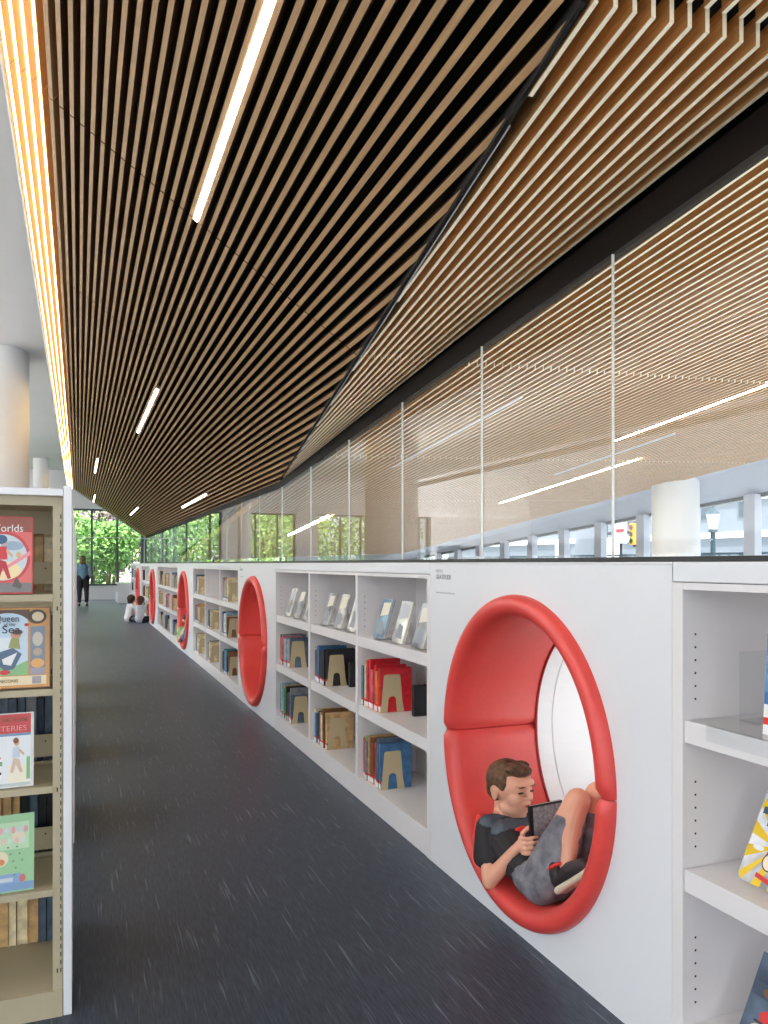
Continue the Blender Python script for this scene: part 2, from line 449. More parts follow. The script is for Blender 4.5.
# ------------------------------------------------------------------ linear lights
def light_A(x, y0, y1, label):
    t = empty('linear_light', (x, (y0+y1)/2, zA(x)), label, 'ceiling light', 'linear lights in the slats over the aisle')
    c = Vector((x, 0, zA(x))); wv = tA*.014
    m = MB(); m.prism([c-wv-nA*.004, c+wv-nA*.004, c+wv+nA*.02, c-wv+nA*.02], (0, y1-y0, 0)); 
    m.v = [(v[0], v[1]+y0, v[2]) for v in m.v]
    m.build('diffuser', M_led, t)
    m = MB(); wv = tA*.023
    m.prism([c-wv+nA*.02, c+wv+nA*.02, c+wv+nA*.06, c-wv+nA*.06], (0, y1-y0, 0)); m.v = [(v[0], v[1]+y0, v[2]) for v in m.v]
    m.build('housing', M_framel, t)
def gapx(x):      # nearest gap between two slats
    i = min(range(len(slat_x)-1), key=lambda i: abs((slat_x[i]+slat_x[i+1])/2-x)); return (slat_x[i]+slat_x[i+1])/2
for x, y0, y1, lab in [(.61, 1.1, 4.40, 'long bright linear light nearest the camera, in the dark slats overhead'),
                       (.76, 8.4, 11.2, 'short bright linear light, second along the dark slat ceiling'),
                       (.35, 16.6, 19.1, 'small linear light far along the slats, nearest the left edge'),
                       (.43, 24.6, 27.2, 'tiny linear light at the far left tip of the slat ceiling'),
                       (1.84, 12.2, 15.1, 'slanting linear light just above the dark beam and glass'),
                       (1.39, 20.3, 23.1, 'tiny slanting linear light near the far low tip of the slats')]:
    light_A(gapx(x), y0, y1, lab)
def light_C(x, y0, y1, label, mt):
    t = empty('linear_light', (x, (y0+y1)/2, zB(x, (y0+y1)/2)), label, 'ceiling light', 'linear lights in the ceiling beyond the glass')
    for nm, w_, u0, u1, mm in (('diffuser', .012, -.004, .02, mt), ('housing', .016, .02, .07, M_framel)):
        m = MB()
        m.hexa([(x-w_,y0,zB(x,y0)+u0),(x+w_,y0,zB(x,y0)+u0),(x+w_,y1,zB(x,y1)+u0),(x-w_,y1,zB(x,y1)+u0),
                (x-w_,y0,zB(x,y0)+u1),(x+w_,y0,zB(x,y0)+u1),(x+w_,y1,zB(x,y1)+u1),(x-w_,y1,zB(x,y1)+u1)])
        m.build(nm, mm, t)
for x, y0, y1, lab, mt in [(3.05, 5.0, 7.55, 'linear light beyond the glass, steepest one next to the second pane joint', M_ledoff),
                       (4.83, 3.3, 6.2, 'long linear light beyond the glass at the right edge of the photo', M_ledc),
                       (5.74, 7.0, 10.0, 'thin linear light beyond the glass, low above the street windows', M_ledc),
                       (5.28, 5.9, 7.9, 'dull unlit linear light beyond the glass by the tallest pane joint', M_ledoff),
                       (3.47, 11.1, 13.5, 'small linear light beyond the glass over the green reflections', M_ledc)]:
    light_C(x, y0, y1, lab, mt)
# glowing strips standing in for the brightly lit undersides of four outermost slats
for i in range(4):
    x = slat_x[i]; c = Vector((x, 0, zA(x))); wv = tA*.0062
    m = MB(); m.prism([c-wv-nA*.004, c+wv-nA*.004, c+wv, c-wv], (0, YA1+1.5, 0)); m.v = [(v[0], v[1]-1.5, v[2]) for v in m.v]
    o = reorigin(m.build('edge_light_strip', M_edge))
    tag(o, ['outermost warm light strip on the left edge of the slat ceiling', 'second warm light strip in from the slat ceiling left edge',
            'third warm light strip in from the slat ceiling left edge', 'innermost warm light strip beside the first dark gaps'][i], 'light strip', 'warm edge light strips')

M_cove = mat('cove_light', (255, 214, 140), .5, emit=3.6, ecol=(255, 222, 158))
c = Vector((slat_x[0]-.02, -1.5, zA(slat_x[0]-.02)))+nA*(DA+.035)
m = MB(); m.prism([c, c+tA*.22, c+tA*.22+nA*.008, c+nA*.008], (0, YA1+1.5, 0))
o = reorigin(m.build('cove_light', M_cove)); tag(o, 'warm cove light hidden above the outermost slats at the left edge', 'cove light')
# unseen uplight added to brighten the flat ceiling on the left
t = empty('suspended_uplight', (-4.2, 9, 3.3), 'long suspended uplight washing the flat white ceiling on the left', 'ceiling light')
m = MB(); m.box(-4.32, -4.08, -2, 22, 3.28, 3.34); m.build('housing', M_framel, t)
m = MB(); m.box(-4.30, -4.10, -1.98, 21.98, 3.34, 3.345); m.build('diffuser', mat('uplight_diffuser', (255, 250, 242), .5, emit=45), t)
for yy_ in (0, 7, 14, 21):
    m = MB(); m.tube((-4.2, yy_, 3.34), (-4.2, yy_, 4.47), .006); m.build('suspension_rod', M_framel, t)
# ------------------------------------------------------------------ end wall with windows
HEAD, SILL = 3.15, .48
m = MB()
m.box(-14, 9, YEND, YEND+.3, -4, SILL); m.box(-14, 9, YEND, YEND+.3, HEAD, 4.95)
piers = [(-7.1, -6.55), (-4.45, -3.6), (-1.55, -.8), (3.6, 4.3), (7.4, 9.0), (-14, -9.2)]
for a, b in piers: m.box(a, b, YEND-.25, YEND+.3, SILL, HEAD)
tag(m.build('wall_end', M_paint), 'white end wall with tall windows to the trees', 'wall', kind='structure')
gaps = [(-9.2, -7.1), (-6.55, -4.45), (-3.6, -1.55), (-.8, 3.6), (4.3, 7.4)]
for n, (a, b) in enumerate(gaps):
    t = empty('window_%d' % (n+1), ((a+b)/2, YEND, SILL), 'tall window in the far end wall looking on green trees', 'window', kind='structure')
    m = MB(); m.box(a, b, YEND, YEND+.08, SILL, SILL+.06); m.box(a, b, YEND, YEND+.08, HEAD-.06, HEAD)
    mu = [.435+.838*k for k in range(-14, 10)]
    for x in [a+.03, b-.03]+[u for u in mu if a+.2 < u < b-.2]: m.box(x-.035, x+.035, YEND-.02, YEND+.08, SILL, HEAD)
    m.build('window_frame', M_frame, t)
    m = MB(); m.box(a, b, YEND+.1, YEND+.115, SILL, HEAD); m.build('pane', M_wglass, t)
m = MB(); m.box(-9, 3.5, YEND-.3, YEND, 0, SILL); m.box(-9, 3.5, YEND-.32, YEND, SILL-.03, SILL)
tag(m.build('trim_2', M_paint), 'white sill box under the far windows', 'sill', kind='structure')

M_paintb = mat('cool_white_paint', (186, 192, 206), .6)
# ------------------------------------------------------------------ right (street) facade beyond the glass
XF = 8.15
def head(y): return H + .844 - .068*(y-8.49)
m = MB()
a, b = -2, 20.0
m.hexa([(XC1+.01,a,zB(XC1,a)+.05),(XF,a,head(a)),(XF,b,head(b)),(XC1+.01,b,zB(XC1,b)+.05),(XC1+.01,a,4.9),(XF+.2,a,4.9),(XF+.2,b,4.9),(XC1+.01,b,4.9)])
m.box(XF-.05, XF+.15, b, YEND, -4, 4.9)
m.box(XF-.05, XF+.15, -2, b, -4, -3.9)
tag(m.build('wall_street', M_paintb), 'white bulkhead above the street windows beyond the glass', 'wall', kind='structure')
t = empty('window_6', (XF, 9, -3.9), 'row of tall street windows beyond the glass', 'window', kind='structure')
sp = 1.05; yv = []
z0 = 837.7*XF
for k in range(-6, 14):
    y = (z0/(669)-.3647*XF)/.9311 + sp*k*1.0
    yv.append(y)
m = MB(); m2 = MB()
for y in yv:
    if y > 19.8 or y < -1.9: continue
    m.box(XF-.02, XF+.10, y-.03, y+.03, -3.9, head(y)); m2.box(XF-.10, XF+.02, y-.21, y-.03, -3.9, head(y))
m.hexa([(XF,-2,head(-2)-.05),(XF+.1,-2,head(-2)-.05),(XF+.1,20,head(20)-.05),(XF,20,head(20)-.05),(XF,-2,head(-2)+.01),(XF+.1,-2,head(-2)+.01),(XF+.1,20,head(20)+.01),(XF,20,head(20)+.01)])
m.build('window_frame', M_frame, t); m2.build('mullion_fin', M_paintb, t)
m = MB(); m.hexa([(XF+.04,-2,-3.9),(XF+.05,-2,-3.9),(XF+.05,20,-3.9),(XF+.04,20,-3.9),(XF+.04,-2,head(-2)),(XF+.05,-2,head(-2)),(XF+.05,20,head(20)),(XF+.04,20,head(20))])
m.build('pane', M_wglass, t)

# ------------------------------------------------------------------ outside
m = MB(); m.box(9.0, 80, -60, 90, -2.4, -2.2)
tag(m.build('ground_street', M_asphalt), 'pale street outside', 'street', kind='structure')
M_lawn = mat('lawn', (122, 160, 82), .9, noise=.3, scale=1)
m = MB(); m.box(-60, 9.0, YEND+.3, 90, -.9, -.7)
tag(m.build('ground_lawn', M_lawn), 'green slope outside the far windows', 'lawn', kind='structure')
M_stone = mat('pale_render', (120, 127, 138), .7, noise=.05, scale=1)
M_darkwin = mat('dark_window', (70, 82, 96), .2)
M_grey = mat('grey_panel', (168, 172, 178), .6)
def building(x, y0, y1, h, lab, ny, nz, door=True):
    t = empty('street_building', (x, (y0+y1)/2, -2.2), lab, 'building', 'buildings across the street')
    m = MB(); m.box(x, x+8, y0, y1, -2.2, h); m.build('wall', M_stone, t)
    m = MB(); m.box(x-.25, x, y0, y1, h-.5, h); m.box(x-.12, x, y0, y1, 2.35, 2.6); m.box(x-.1, x, y0, y1, 3.9, 4.05); m.build('cornice', M_paint, t)
    st = (y1-y0)/ny
    for j in range(nz):
        for i in range(ny):
            yc = y0+st*(i+.5); zb = -.2+j*3.4
            m = MB(); m.box(x-.05, x+.02, yc-.55, yc+.55, zb, zb+1.9); fr = m.build('window', M_frame, t)
            m = MB(); m.box(x-.07, x-.05, yc-.45, yc-.04, zb+.1, zb+1.8); m.box(x-.07, x-.05, yc+.04, yc+.45, zb+.1, zb+1.8); m.build('pane', M_darkwin, fr)
    for yq in (y0+.5, y1-1):
        m = MB(); m.box(x-.6, x, yq, yq+.5, -2.2, 2.35); m.build('pilaster', M_paint, t)
building(24, 2, 17, 9, 'white building with a grey door across the street, behind the lamp post', 5, 2)
building(26, 18, 34, 8, 'white building across the street behind the traffic light', 6, 2)
building(25, 35.5, 52, 9, 'white building farthest up the street', 6, 2)
# pale building past the far windows
t = empty('pale_building', (3.8, 37, -.7), 'pale grey ribbed building past the far windows, right of the glass end', 'building')
m = MB(); m.box(2.75, 4.9, 35, 39, -.7, 7); m.build('wall', M_stone, t)
m = MB()
for k in range(7): m.box(2.8+.31*k, 2.88+.31*k, 34.9, 35, -.7, 7)
m.build('ribs', M_grey, t)

def P(px, py, X):
    z = 837.7*X/(px-78.5)
    return Vector((X, (z-.3647*X)/.9311, H+(563.5-py)*z/780))
# lamp post
p = P(713, 520, 14)
t = empty('lamp_post', (p.x, p.y, -2.2), 'dark green old fashioned lamp post with a glass lantern on the pavement', 'lamp post')
M_lamp = mat('lamp_green', (44, 66, 76), .4)
m = MB(); m.cyl((p.x, p.y), .16, -2.2, -1.6, 16, 0, .10); m.cyl((p.x, p.y), .08, -1.6, p.z-.25, 16, 0, .055)
m.cyl((p.x, p.y), .10, p.z-.3, p.z-.22, 16); m.build('post', M_lamp, t)
m = MB(); m.cyl((p.x, p.y), .09, p.z-.22, p.z+.14, 12, 0, .16); m.build('lantern', mat('lantern_glass', (225, 232, 236), .2), t)
m = MB(); m.cyl((p.x, p.y), .18, p.z+.14, p.z+.30, 12, 0, .03); m.sph((p.x, p.y, p.z+.33), .035); m.build('lantern_cap', M_lamp, t)
# traffic light
p = P(634, 534, 13)
t = empty('traffic_light', (p.x, p.y, -2.2), 'yellow hanging traffic light on a dark arm above the street', 'traffic light')
m = MB(); m.box(p.x-.08, p.x+.08, p.y-.085, p.y+.085, p.z-.27, p.z+.27); m.build('housing', mat('traffic_yellow', (236, 176, 40), .5), t, bevel=.02)
for i, c in enumerate([(150, 40, 30), (90, 60, 10), (20, 60, 40)]):
    m = MB(); zc = p.z+.17-.17*i
    m.tube((p.x-.08, p.y, zc), (p.x-.11, p.y, zc), .055, .055, 16); m.build('lens', mat('lens%d' % i, c, .3), t)
m = MB(); m.box(p.x+.08, p.x+.11, p.y-.14, p.y+.14, p.z-.32, p.z+.32); m.build('back_plate', M_black, t)
m = MB(); m.tube((p.x+.05, p.y, p.z+.05), (p.x+.05, p.y+1.6, p.z+.05), .04, .04); m.tube((p.x+.05, p.y+1.6, -2.2), (p.x+.05, p.y+1.6, p.z+.4), .07, .05)
m.build('arm', M_black, t)
p2 = P(621, 531, 13)
m = MB(); m.box(p2.x-.05, p2.x-.02, p2.y-.26, p2.y+.2, p2.z-.32, p2.z+.32); m.box(p2.x-.06, p2.x-.05, p2.y-.18, p2.y+.12, p2.z-.03, p2.z+.05, 1)
m.tube((p2.x, p2.y, -2.2), (p2.x, p2.y, p2.z+.3), .03, .03, 8, 2)
o = reorigin(m.build('street_sign', [M_paint, M_lred, M_black])); tag(o, 'white street sign with a red bar beside the traffic light', 'sign')
# railing on the pavement
t = empty('street_railing', (10.5, 10, -2.2), 'dark railing along the pavement outside the street windows', 'railing')
m = MB(); m.box(11.6, 11.64, 2, 26, 1.42-.0, 1.46); m.box(11.6, 11.64, 2, 26, -2.2+.2, -2.2+.24); m.build('rail', M_lamp, t)
m = MB()
yy_ = 2.0
while yy_ < 26: m.box(11.61, 11.63, yy_, yy_+.02, -2.2, 1.44); yy_ += .25
m.build('balusters', M_lamp, t)

# trees past the end windows
LEAF = []
for nm, a, b in (('leaf_bright', (206, 224, 128), (98, 146, 62)), ('leaf_mid', (150, 196, 104), (58, 104, 48)), ('leaf_purple', (150, 128, 132), (86, 74, 82))):
    mm = mat(nm, a, .6, rgb2=b, scale=3)
    LEAF.append(mm)
M_bark = mat('bark', (110, 96, 84), .9, noise=.3, scale=10)
tr = random.Random(3)
TREES = [(-7.5,36,2.4,0),(-5,38,2.6,1),(-3.9,35.5,2.2,0),(-.6,38,2.4,1),(.5,34.6,1.3,1),(1.2,37.0,1.7,2),(1.6,40.6,1.9,0),(1.4,33.2,.9,1),(6.4,35.5,1.7,0),(7.2,38,2.2,1),(-10,37,2.8,1),(9.6,37,2.4,0),(0,42,4.0,0),(-6,45,4.6,1),(6,43,3.6,1)]
names = ['light yellow green', 'mid green', 'purple grey']
for i, (x, y, r, c) in enumerate(TREES):
    hh = tr.uniform(1.2, 2.4) if r < 3 else 3.5
    lab = '%s leafy tree outside the far windows, %s' % (names[c], ['farthest left but two', 'left group beside the pier', 'left of the aisle line', 'behind the person standing', 'low one right behind the window sill', 'dull one between two bright crowns', 'bright one behind the end post', 'small one near the end post', 'bright one over the far bookcase end', 'right hand mid one', 'far left one', 'far right one', 'large middle one at the back', 'large one at the back left', 'large one at the back right'][i])
    t = empty('tree', (x, y, -.7), lab, 'tree', 'trees outside the far windows')
    m = MB(); m.tube((x, y, -.7), (x+.1, y, hh), .12, .06, 8)
    for q in range(4): m.tube((x+.05, y, hh*.6), (x+tr.uniform(-.8,.8)*r*.6, y+tr.uniform(-.5,.5), hh+r*.4), .05, .02, 6)
    m.build('trunk', M_bark, t)
    m = MB(); n = 2600 if r < 3 else 3400; sz = .10 if r < 3 else .17
    for q in range(n):
        while True:
            v = Vector((tr.uniform(-1,1), tr.uniform(-1,1), tr.uniform(-1,1)))
            if .25 < v.length < 1: break
        lump = 1+.22*math.sin(5*v.x+i)*math.cos(4*v.z+2*i)
        c0 = Vector((x, y, hh+.3)) + Vector((v.x*r*lump, v.y*r*.8, v.z*r*lump))
        if c0.z < -.6: continue
        a = Vector((tr.gauss(0,1), tr.gauss(0,1), tr.gauss(0,1))).normalized(); b = a.orthogonal().normalized(); s_ = sz*tr.uniform(.6, 1.3)
        m.add([c0-a*s_, c0+b*s_*.5, c0+a*s_, c0-b*s_*.5], [(0,1,2,3)])
    m.build('foliage', LEAF[c], t, fix=False)

# ------------------------------------------------------------------ low bookcase wall : units
def pinholes(m, xf, yface, z0, z1, sgn, mi):
    # two columns of holes on a panel side at y=yface, seen from -Y
    for xx in (xf+.04,):
        z = z0+.05
        while z < z1-.09:
            m.box(xx-.0025, xx+.0025, yface-.0006, yface+.001, z-.0025, z+.0025, mi); z += .032
BX = 1.72
SHZ = [.115, .50, .865]; SHT = .055; OPT = 1.186
def bookcase(y0, y1, nb, lab, holes=True):
    t = empty('bookcase', (1.7, (y0+y1)/2, 0), lab, 'bookcase', 'white built-in bookcases of the low wall')
    th = .036
    m = MB()
    m.box(WX, GX-.022, y0, y0+th, 0, 1.203); m.box(WX, GX-.022, y1-th, y1, 0, 1.203)
    m.box(WX+.001, BX, y0+th, y1-th, OPT, 1.203)
    if holes: 
        pinholes(m, WX, y1-th, SHZ[2], OPT, 1, 1); pinholes(m, WX, y1-th, SHZ[1], SHZ[2]-SHT, 1, 1); pinholes(m, WX, y1-th, SHZ[0], SHZ[1]-SHT, 1, 1)
    m.build('carcass', [M_shelfw, M_pinhole], t)
    m = MB(); m.box(BX, GX-.022, y0+th, y1-th, 0, 1.203); m.build('back_panel', M_shelfw, t)
    m = MB(); m.box(WX-.0005, GX+.03, y0, y1-.0015, 1.2045, TOP); m.build('top_cap', M_white, t, bevel=.003)
    m = MB(); m.box(WX+.002, BX, y0+th, y1-th, 0, SHZ[0]); m.build('plinth', M_shelfw, t, bevel=.002)
    w_ = (y1-y0-th)/nb
    for i in range(1, nb):
        c = y0+th/2+w_*i
        m = MB(); m.box(WX+.001, BX, c-th/2, c+th/2, SHZ[0], OPT)
        if holes: 
            for q in range(3): pinholes(m, WX, c-th/2, SHZ[q], (SHZ[1]-SHT, SHZ[2]-SHT, OPT)[q], 1, 1)
        m.build('divider', [M_shelfw, M_pinhole], t)
    for i in range(nb):
        a = y0+th/2+w_*i+th/2; b = a+w_-th
        for z in SHZ[1:]:
            m = MB(); m.box(WX+.004, BX-.001, a+.0015, b-.0015, z-SHT, z); m.build('shelf', M_shelfw, t, bevel=.002)
    return [(y0+th/2+w_*i+th/2, y0+th/2+w_*(i+1)-th/2) for i in range(nb)]

U = [
 (-.33, 1.552, 2, 'white bookcase nearest the camera at the right edge of the photo'),
 (2.99, 5.79, 3, 'white three-bay bookcase between the nook with the reading boy and the next red nook'),
 (7.22, 10.32, 3, 'white three-bay bookcase between the second and third red nooks'),
 (12.0, 15.2, 3, 'white three-bay bookcase between the third and fourth red nooks'),
 (17.0, 19.2, 2, 'white bookcase behind the two sitting children, before the last red nook'),
 (21.1, 23.15, 2, 'white bookcase at the far end of the low wall')]
CELLS = [bookcase(*u) for u in U]

# ------------------------------------------------------------------ reading nooks
RO, ZC = .535, .595
KY, KZ = .975, 1.03
def nook(y0, y1, yc, lab, text=False):
    t = empty('reading_nook', (1.7, yc, 0), lab, 'reading nook', 'round red reading nooks in the low wall')
    m = MB(); N = 96; rh = .525; rb = .475
    def plate(x0, x1, rr, zt, yA, yB):
        def sq(i):   # point on rectangle boundary matching angle
            a = 2*math.pi*i/N; c, s = math.cos(a), math.sin(a)
            ky = ((yB-yc) if c > 0 else (yc-yA))/max(abs(c), 1e-6); kz = ((zt-ZC) if s > 0 else ZC)/max(abs(s), 1e-6)
            k_ = min(ky, kz); return yc+c*k_, ZC+s*k_
        vs = []
        for i in range(N):
            a = 2*math.pi*i/N; y_, z_ = sq(i); cy, cz = yc+KY*rr*math.cos(a), ZC+KZ*rr*math.sin(a)
            vs += [(x0, y_, z_), (x0, cy, cz), (x1, y_, z_), (x1, cy, cz)]
        fs = []
        for i in range(N):
            a = 4*i; b = 4*((i+1) % N)
            fs += [(a, b, b+1, a+1), (a+2, a+3, b+3, b+2), (a+1, b+1, b+3, a+3), (a, a+2, b+2, b)]
        m.add(vs, fs)
        # corners
        for (cy_, cz_) in ((yA, 0), (yB, 0), (yA, zt), (yB, zt)):
            best = sorted(range(N), key=lambda i: (sq(i)[0]-cy_)**2+(sq(i)[1]-cz_)**2)[:2]
            p0, p1 = sq(best[0]), sq(best[1])
            for X in (x0, x1): m.add([(X, p0[0], p0[1]), (X, cy_, cz_), (X, p1[0], p1[1])], [(0, 1, 2)])
    plate(WX, WX+.02, rh, 1.247, y0+.0015, y1-.0015)
    plate(GX-.045, GX-.025, rb, 1.247, y0+.0015, y1-.0015)
    m.build('front_panel', M_white, t, fix=True)
    for yq in (y0+.002, y1-.02):
        m = MB(); m.box(WX+.02, GX-.045, yq, yq+.018, 0, 1.247); m.build('side_panel', M_white, t)
    m = MB(); m.box(WX-.0005, GX+.03, y0+.001, y1-.001, 1.247, TOP); m.build('top_cap', M_white, t, bevel=.003)
    prof = [(WX+.012, .534), (WX-.006, .5345), (WX-.02, .531), (WX-.032, .522), (WX-.038, .509), (WX-.038, .494), (WX-.031, .479), (WX-.016, .467),
            (WX+.01, .460), (WX+.06, .457), (WX+.20, .456), (WX+.33, .456), (WX+.352, .459), (WX+.362, .468), (WX+.362, .52), (WX+.20, .525)]
    for half in (0, 1):
        m = MB(); K = 64
        rows = []
        for i in range(K+1):
            u = i/K; a = math.pi*u + (math.pi if half else 0)
            e = min(u, 1-u)*math.pi*.46      # metres from the seam
            pinch = .016*math.exp(-(e/.012)**2) if e < .06 else 0
            a2 = a
            if i == 0: a2 += .003
            if i == K: a2 -= .003
            row = []
            for (X, r) in prof:
                rc = .497 if X < WX+.05 else .50
                # pull the skin toward the foam core at the seam
                dx_, dr_ = X-(WX+.02 if X < WX+.05 else X), r-rc
                L = math.hypot(dx_, dr_) or 1
                f = 1-pinch/L if L > pinch else 0
                XX = X-dx_*(pinch/L if X < WX+.05 else 0); rr = rc+dr_*f if r < rc else r-(pinch if X < WX+.05 and r < .53 else 0)*0
                row.append((XX, yc+KY*rr*math.cos(a2), ZC+KZ*rr*math.sin(a2)))
            rows.append(row)
        n = len(prof); vs = [v for r_ in rows for v in r_]
        fs = []
        for i in range(K):
            for j in range(n):
                fs.append((i*n+j, (i+1)*n+j, (i+1)*n+(j+1) % n, i*n+(j+1) % n))
        m.add(vs, fs, 0, True)
        m.add(vs, [tuple(range(n)), tuple(range(K*n, K*n+n))[::-1]], 0)
        m.build('upper_cushion' if half == 0 else 'lower_cushion', M_red, t)
    # piping and white outer tunnel
    m = MB(); K = 72; pr = [(WX+.356 + .006*math.cos(q*math.pi/3), .459+.006*math.sin(q*math.pi/3)) for q in range(6)]
    vs = []; 
    for i in range(K):
        a = 2*math.pi*i/K
        for X, r in pr: vs.append((X, yc+KY*r*math.cos(a), ZC+KZ*r*math.sin(a)))
    m.add(vs, [(i*6+j, ((i+1) % K)*6+j, ((i+1) % K)*6+(j+1) % 6, i*6+(j+1) % 6) for i in range(K) for j in range(6)], 0, True)
    m.build('piping', M_redd, t)
    m = MB(); pr = [(WX+.363, .462), (WX+.43, .462), (WX+.431, .468), (WX+.437, .468), (WX+.438, .462), (GX-.022, .462), (GX-.022, .475), (WX+.363, .475)]
    n = len(pr); vs = []
    for i in range(K):
        a = 2*math.pi*i/K
        for X, r in pr: vs.append((X, yc+KY*r*math.cos(a), ZC+KZ*r*math.sin(a)))
    m.add(vs, [(i*n+j, ((i+1) % K)*n+j, ((i+1) % K)*n+(j+1) % n, i*n+(j+1) % n) for i in range(K) for j in range(n)], 0, False)
    o = m.build('white_tunnel', M_paint, t)
    m = MB(); vs = [(GX-.034, yc+KY*.461*math.cos(2*math.pi*i/48), ZC+KZ*.461*math.sin(2*math.pi*i/48)) for i in range(48)]
    m.prism(vs, (.006, 0, 0)); m.build('round_pane', M_wglass, t)
    return t

def text_mesh(s, size, depth=.0004):
    cu = bpy.data.curves.new('t', 'FONT'); cu.body = s; cu.size = size; cu.extrude = depth; cu.resolution_u = 3
    o = bpy.data.objects.new('t', cu); COL.objects.link(o)
    bpy.context.view_layer.update()
    dg = bpy.context.evaluated_depsgraph_get(); me = bpy.data.meshes.new_from_object(o.evaluated_get(dg))
    bpy.data.objects.remove(o); return me

def place_text(name, s, size, origin, u, v, m_, parent, width=None):
    """lettering starting at origin, running along u, up along v"""
    me = text_mesh(s, size)
    u = Vector(u).normalized(); v = Vector(v).normalized(); n = u.cross(v)
    xs = [p.co.x for p in me.vertices]; k_ = 1
    if width: k_ = width/(max(xs)-min(xs))
    x0 = min(xs)
    for p in me.vertices:
        c = p.co.copy(); p.co = Vector(origin) + u*((c.x-x0)*k_) + v*c.y + n*(c.z+.0005)
    me.materials.clear(); me.materials.append(m_)
    o = bpy.data.objects.new(name, me); COL.objects.link(o)
    if parent is not None:
        o.parent = parent; off = Vector((0,0,0)); pl = parent
        while pl is not None: off += Vector(pl.location); pl = pl.parent
        o.location = -off
    return o

NOOKS = [(1.552, 2.99, 2.288, 'large round red nook in which a boy sits reading'),
         (5.79, 7.22, 6.56, 'empty round red nook, second along the low wall'),
         (10.32, 12.0, 11.22, 'round red nook with a child curled up inside, third along the wall'),
         (15.2, 17.0, 16.1, 'round red nook behind the sitting children, fourth along the wall'),
         (19.2, 21.1, 20.2, 'farthest and smallest looking round red nook')]
NK = [nook(*n) for n in NOOKS]
M_txt = mat('grey_lettering', (128, 130, 136), .6); M_txt2 = mat('pale_lettering', (176, 178, 184), .6)
for i, (yy1) in enumerate((2.99, 7.22)):
    base = yy1-.056
    place_text('lettering', 'WITH', .020, (WX, base, 1.212), (0, -1, 0), (0, 0, 1), M_txt2, NK[i], width=.06)
    place_text('lettering', 'GRATITUDE', .027, (WX, base, 1.186), (0, -1, 0), (0, 0, 1), M_txt, NK[i], width=.14)
    m = MB(); m.box(WX-.001, WX, base-.172, base, 1.128, 1.133); m.build('caption_line', M_txt2, NK[i])

# ------------------------------------------------------------------ books
PAL = {'black': (26, 26, 30), 'navy': (34, 46, 74), 'blue': (60, 104, 146), 'pale blue': (136, 170, 196), 'grey': (120, 124, 130), 'silver': (190, 190, 190),
       'tan': (188, 152, 104), 'brown': (120, 78, 46), 'red': (196, 30, 38), 'pink': (206, 96, 110), 'green': (104, 168, 104), 'teal': (60, 120, 130),
       'white': (222, 220, 214), 'orange': (204, 110, 50), 'cream': (214, 198, 160), 'yellow': (214, 178, 60), 'dark red': (126, 30, 32), 'slate': (76, 92, 110)}
ORD = ['first', 'second', 'third', 'fourth', 'fifth', 'sixth', 'seventh', 'eighth', 'ninth', 'tenth', 'eleventh', 'twelfth', 'thirteenth', 'fourteenth']
def book(x, y0, y1, z, dep, h, col, label, group, tape=None, detail=True, spine_dir=-1):
    """upright book, spine toward -X at x, thickness y0..y1; spine_dir 0 = spine toward -Y (x is then left edge)"""
    th = y1-y0; c = min(.003, th*.15)
    m = MB()
    m.box(x, x+dep, y0, y0+c, z, z+h); m.box(x, x+dep, y1-c, y1, z, z+h); m.box(x, x+.003, y0+c, y1-c, z, z+h)
    if not detail: m.box(x+.003, x+dep-.004, y0+c, y1-c, z+.003, z+h-.004, 1)
    o = reorigin(m.build('book', [M_book, M_pages])); o.color = (*srgb(*PAL[col]), 1)
    tag(o, label, 'book', group)
    if detail:
        m = MB(); m.box(x+.003, x+dep-.004, y0+c, y1-c, z+.003, z+h-.004); m.build('page_block', M_pages, o)
    if tape and th > .006:
        m = MB(); m.box(x-.0006, x, y0+.0005, y1-.0005, z+.004, z+.030, 0); m.box(x-.0006, x, y0+.0005, y1-.0005, z+.030, z+.040, 1)
        m.box(x-.0006, x+.012, y0-.0006, y0, z+.030, z+.040, 1)
        m.build('spine_label', [M_label, tape], o)
    return o

def bookend(x, y, z, label, w_=.125, h=.19):
    """plate across X at y facing -Y with an arched cut-out"""
    m = MB()
    xl, xr = x, x+w_; i = .022; cx = (xl+xr)/2
    outl = [(xl-.004, 0), (xl+.006, .05), (xl+.018, h-.006), (xl+.026, h), (xr-.026, h), (xr-.018, h-.006), (xr-.006, .05), (xr+.004, 0)]
    # arch
    ar = [(cx+.026, 0)]
    for k in range(9):
        a = math.pi*k/8; ar.append((cx+.021*math.cos(a), .062+.018*math.sin(a)))
    ar.append((cx-.026, 0))
    pts = outl + ar
    vs = [(p[0], y, z+.001+p[1]) for p in pts]
    # triangulate through bmesh
    bm = bmesh.new(); f = bm.faces.new([bm.verts.new(v) for v in vs])
    r = bmesh.ops.extrude_face_region(bm, geom=[f]); bmesh.ops.translate(bm, verts=[v for v in r['geom'] if isinstance(v, bmesh.types.BMVert)], vec=(0, .0015, 0))
    bmesh.ops.triangulate(bm, faces=[f for f in bm.faces if len(f.verts) > 4])
    bmesh.ops.recalc_face_normals(bm, faces=bm.faces)
    # foot under the books
    bmesh.ops.create_cube(bm, size=1, matrix=Matrix.Translation((cx, y+.045, z+.0008)) @ Matrix.Diagonal((.05, .09, .0012, 1)))
    me = bpy.data.meshes.new('bookend'); bm.to_mesh(me); bm.free(); me.materials.append(M_bookend)
    o = bpy.data.objects.new('bookend', me); COL.objects.link(o); reorigin(o)
    return tag(o, label, 'bookend', 'tan metal bookends in the low wall')

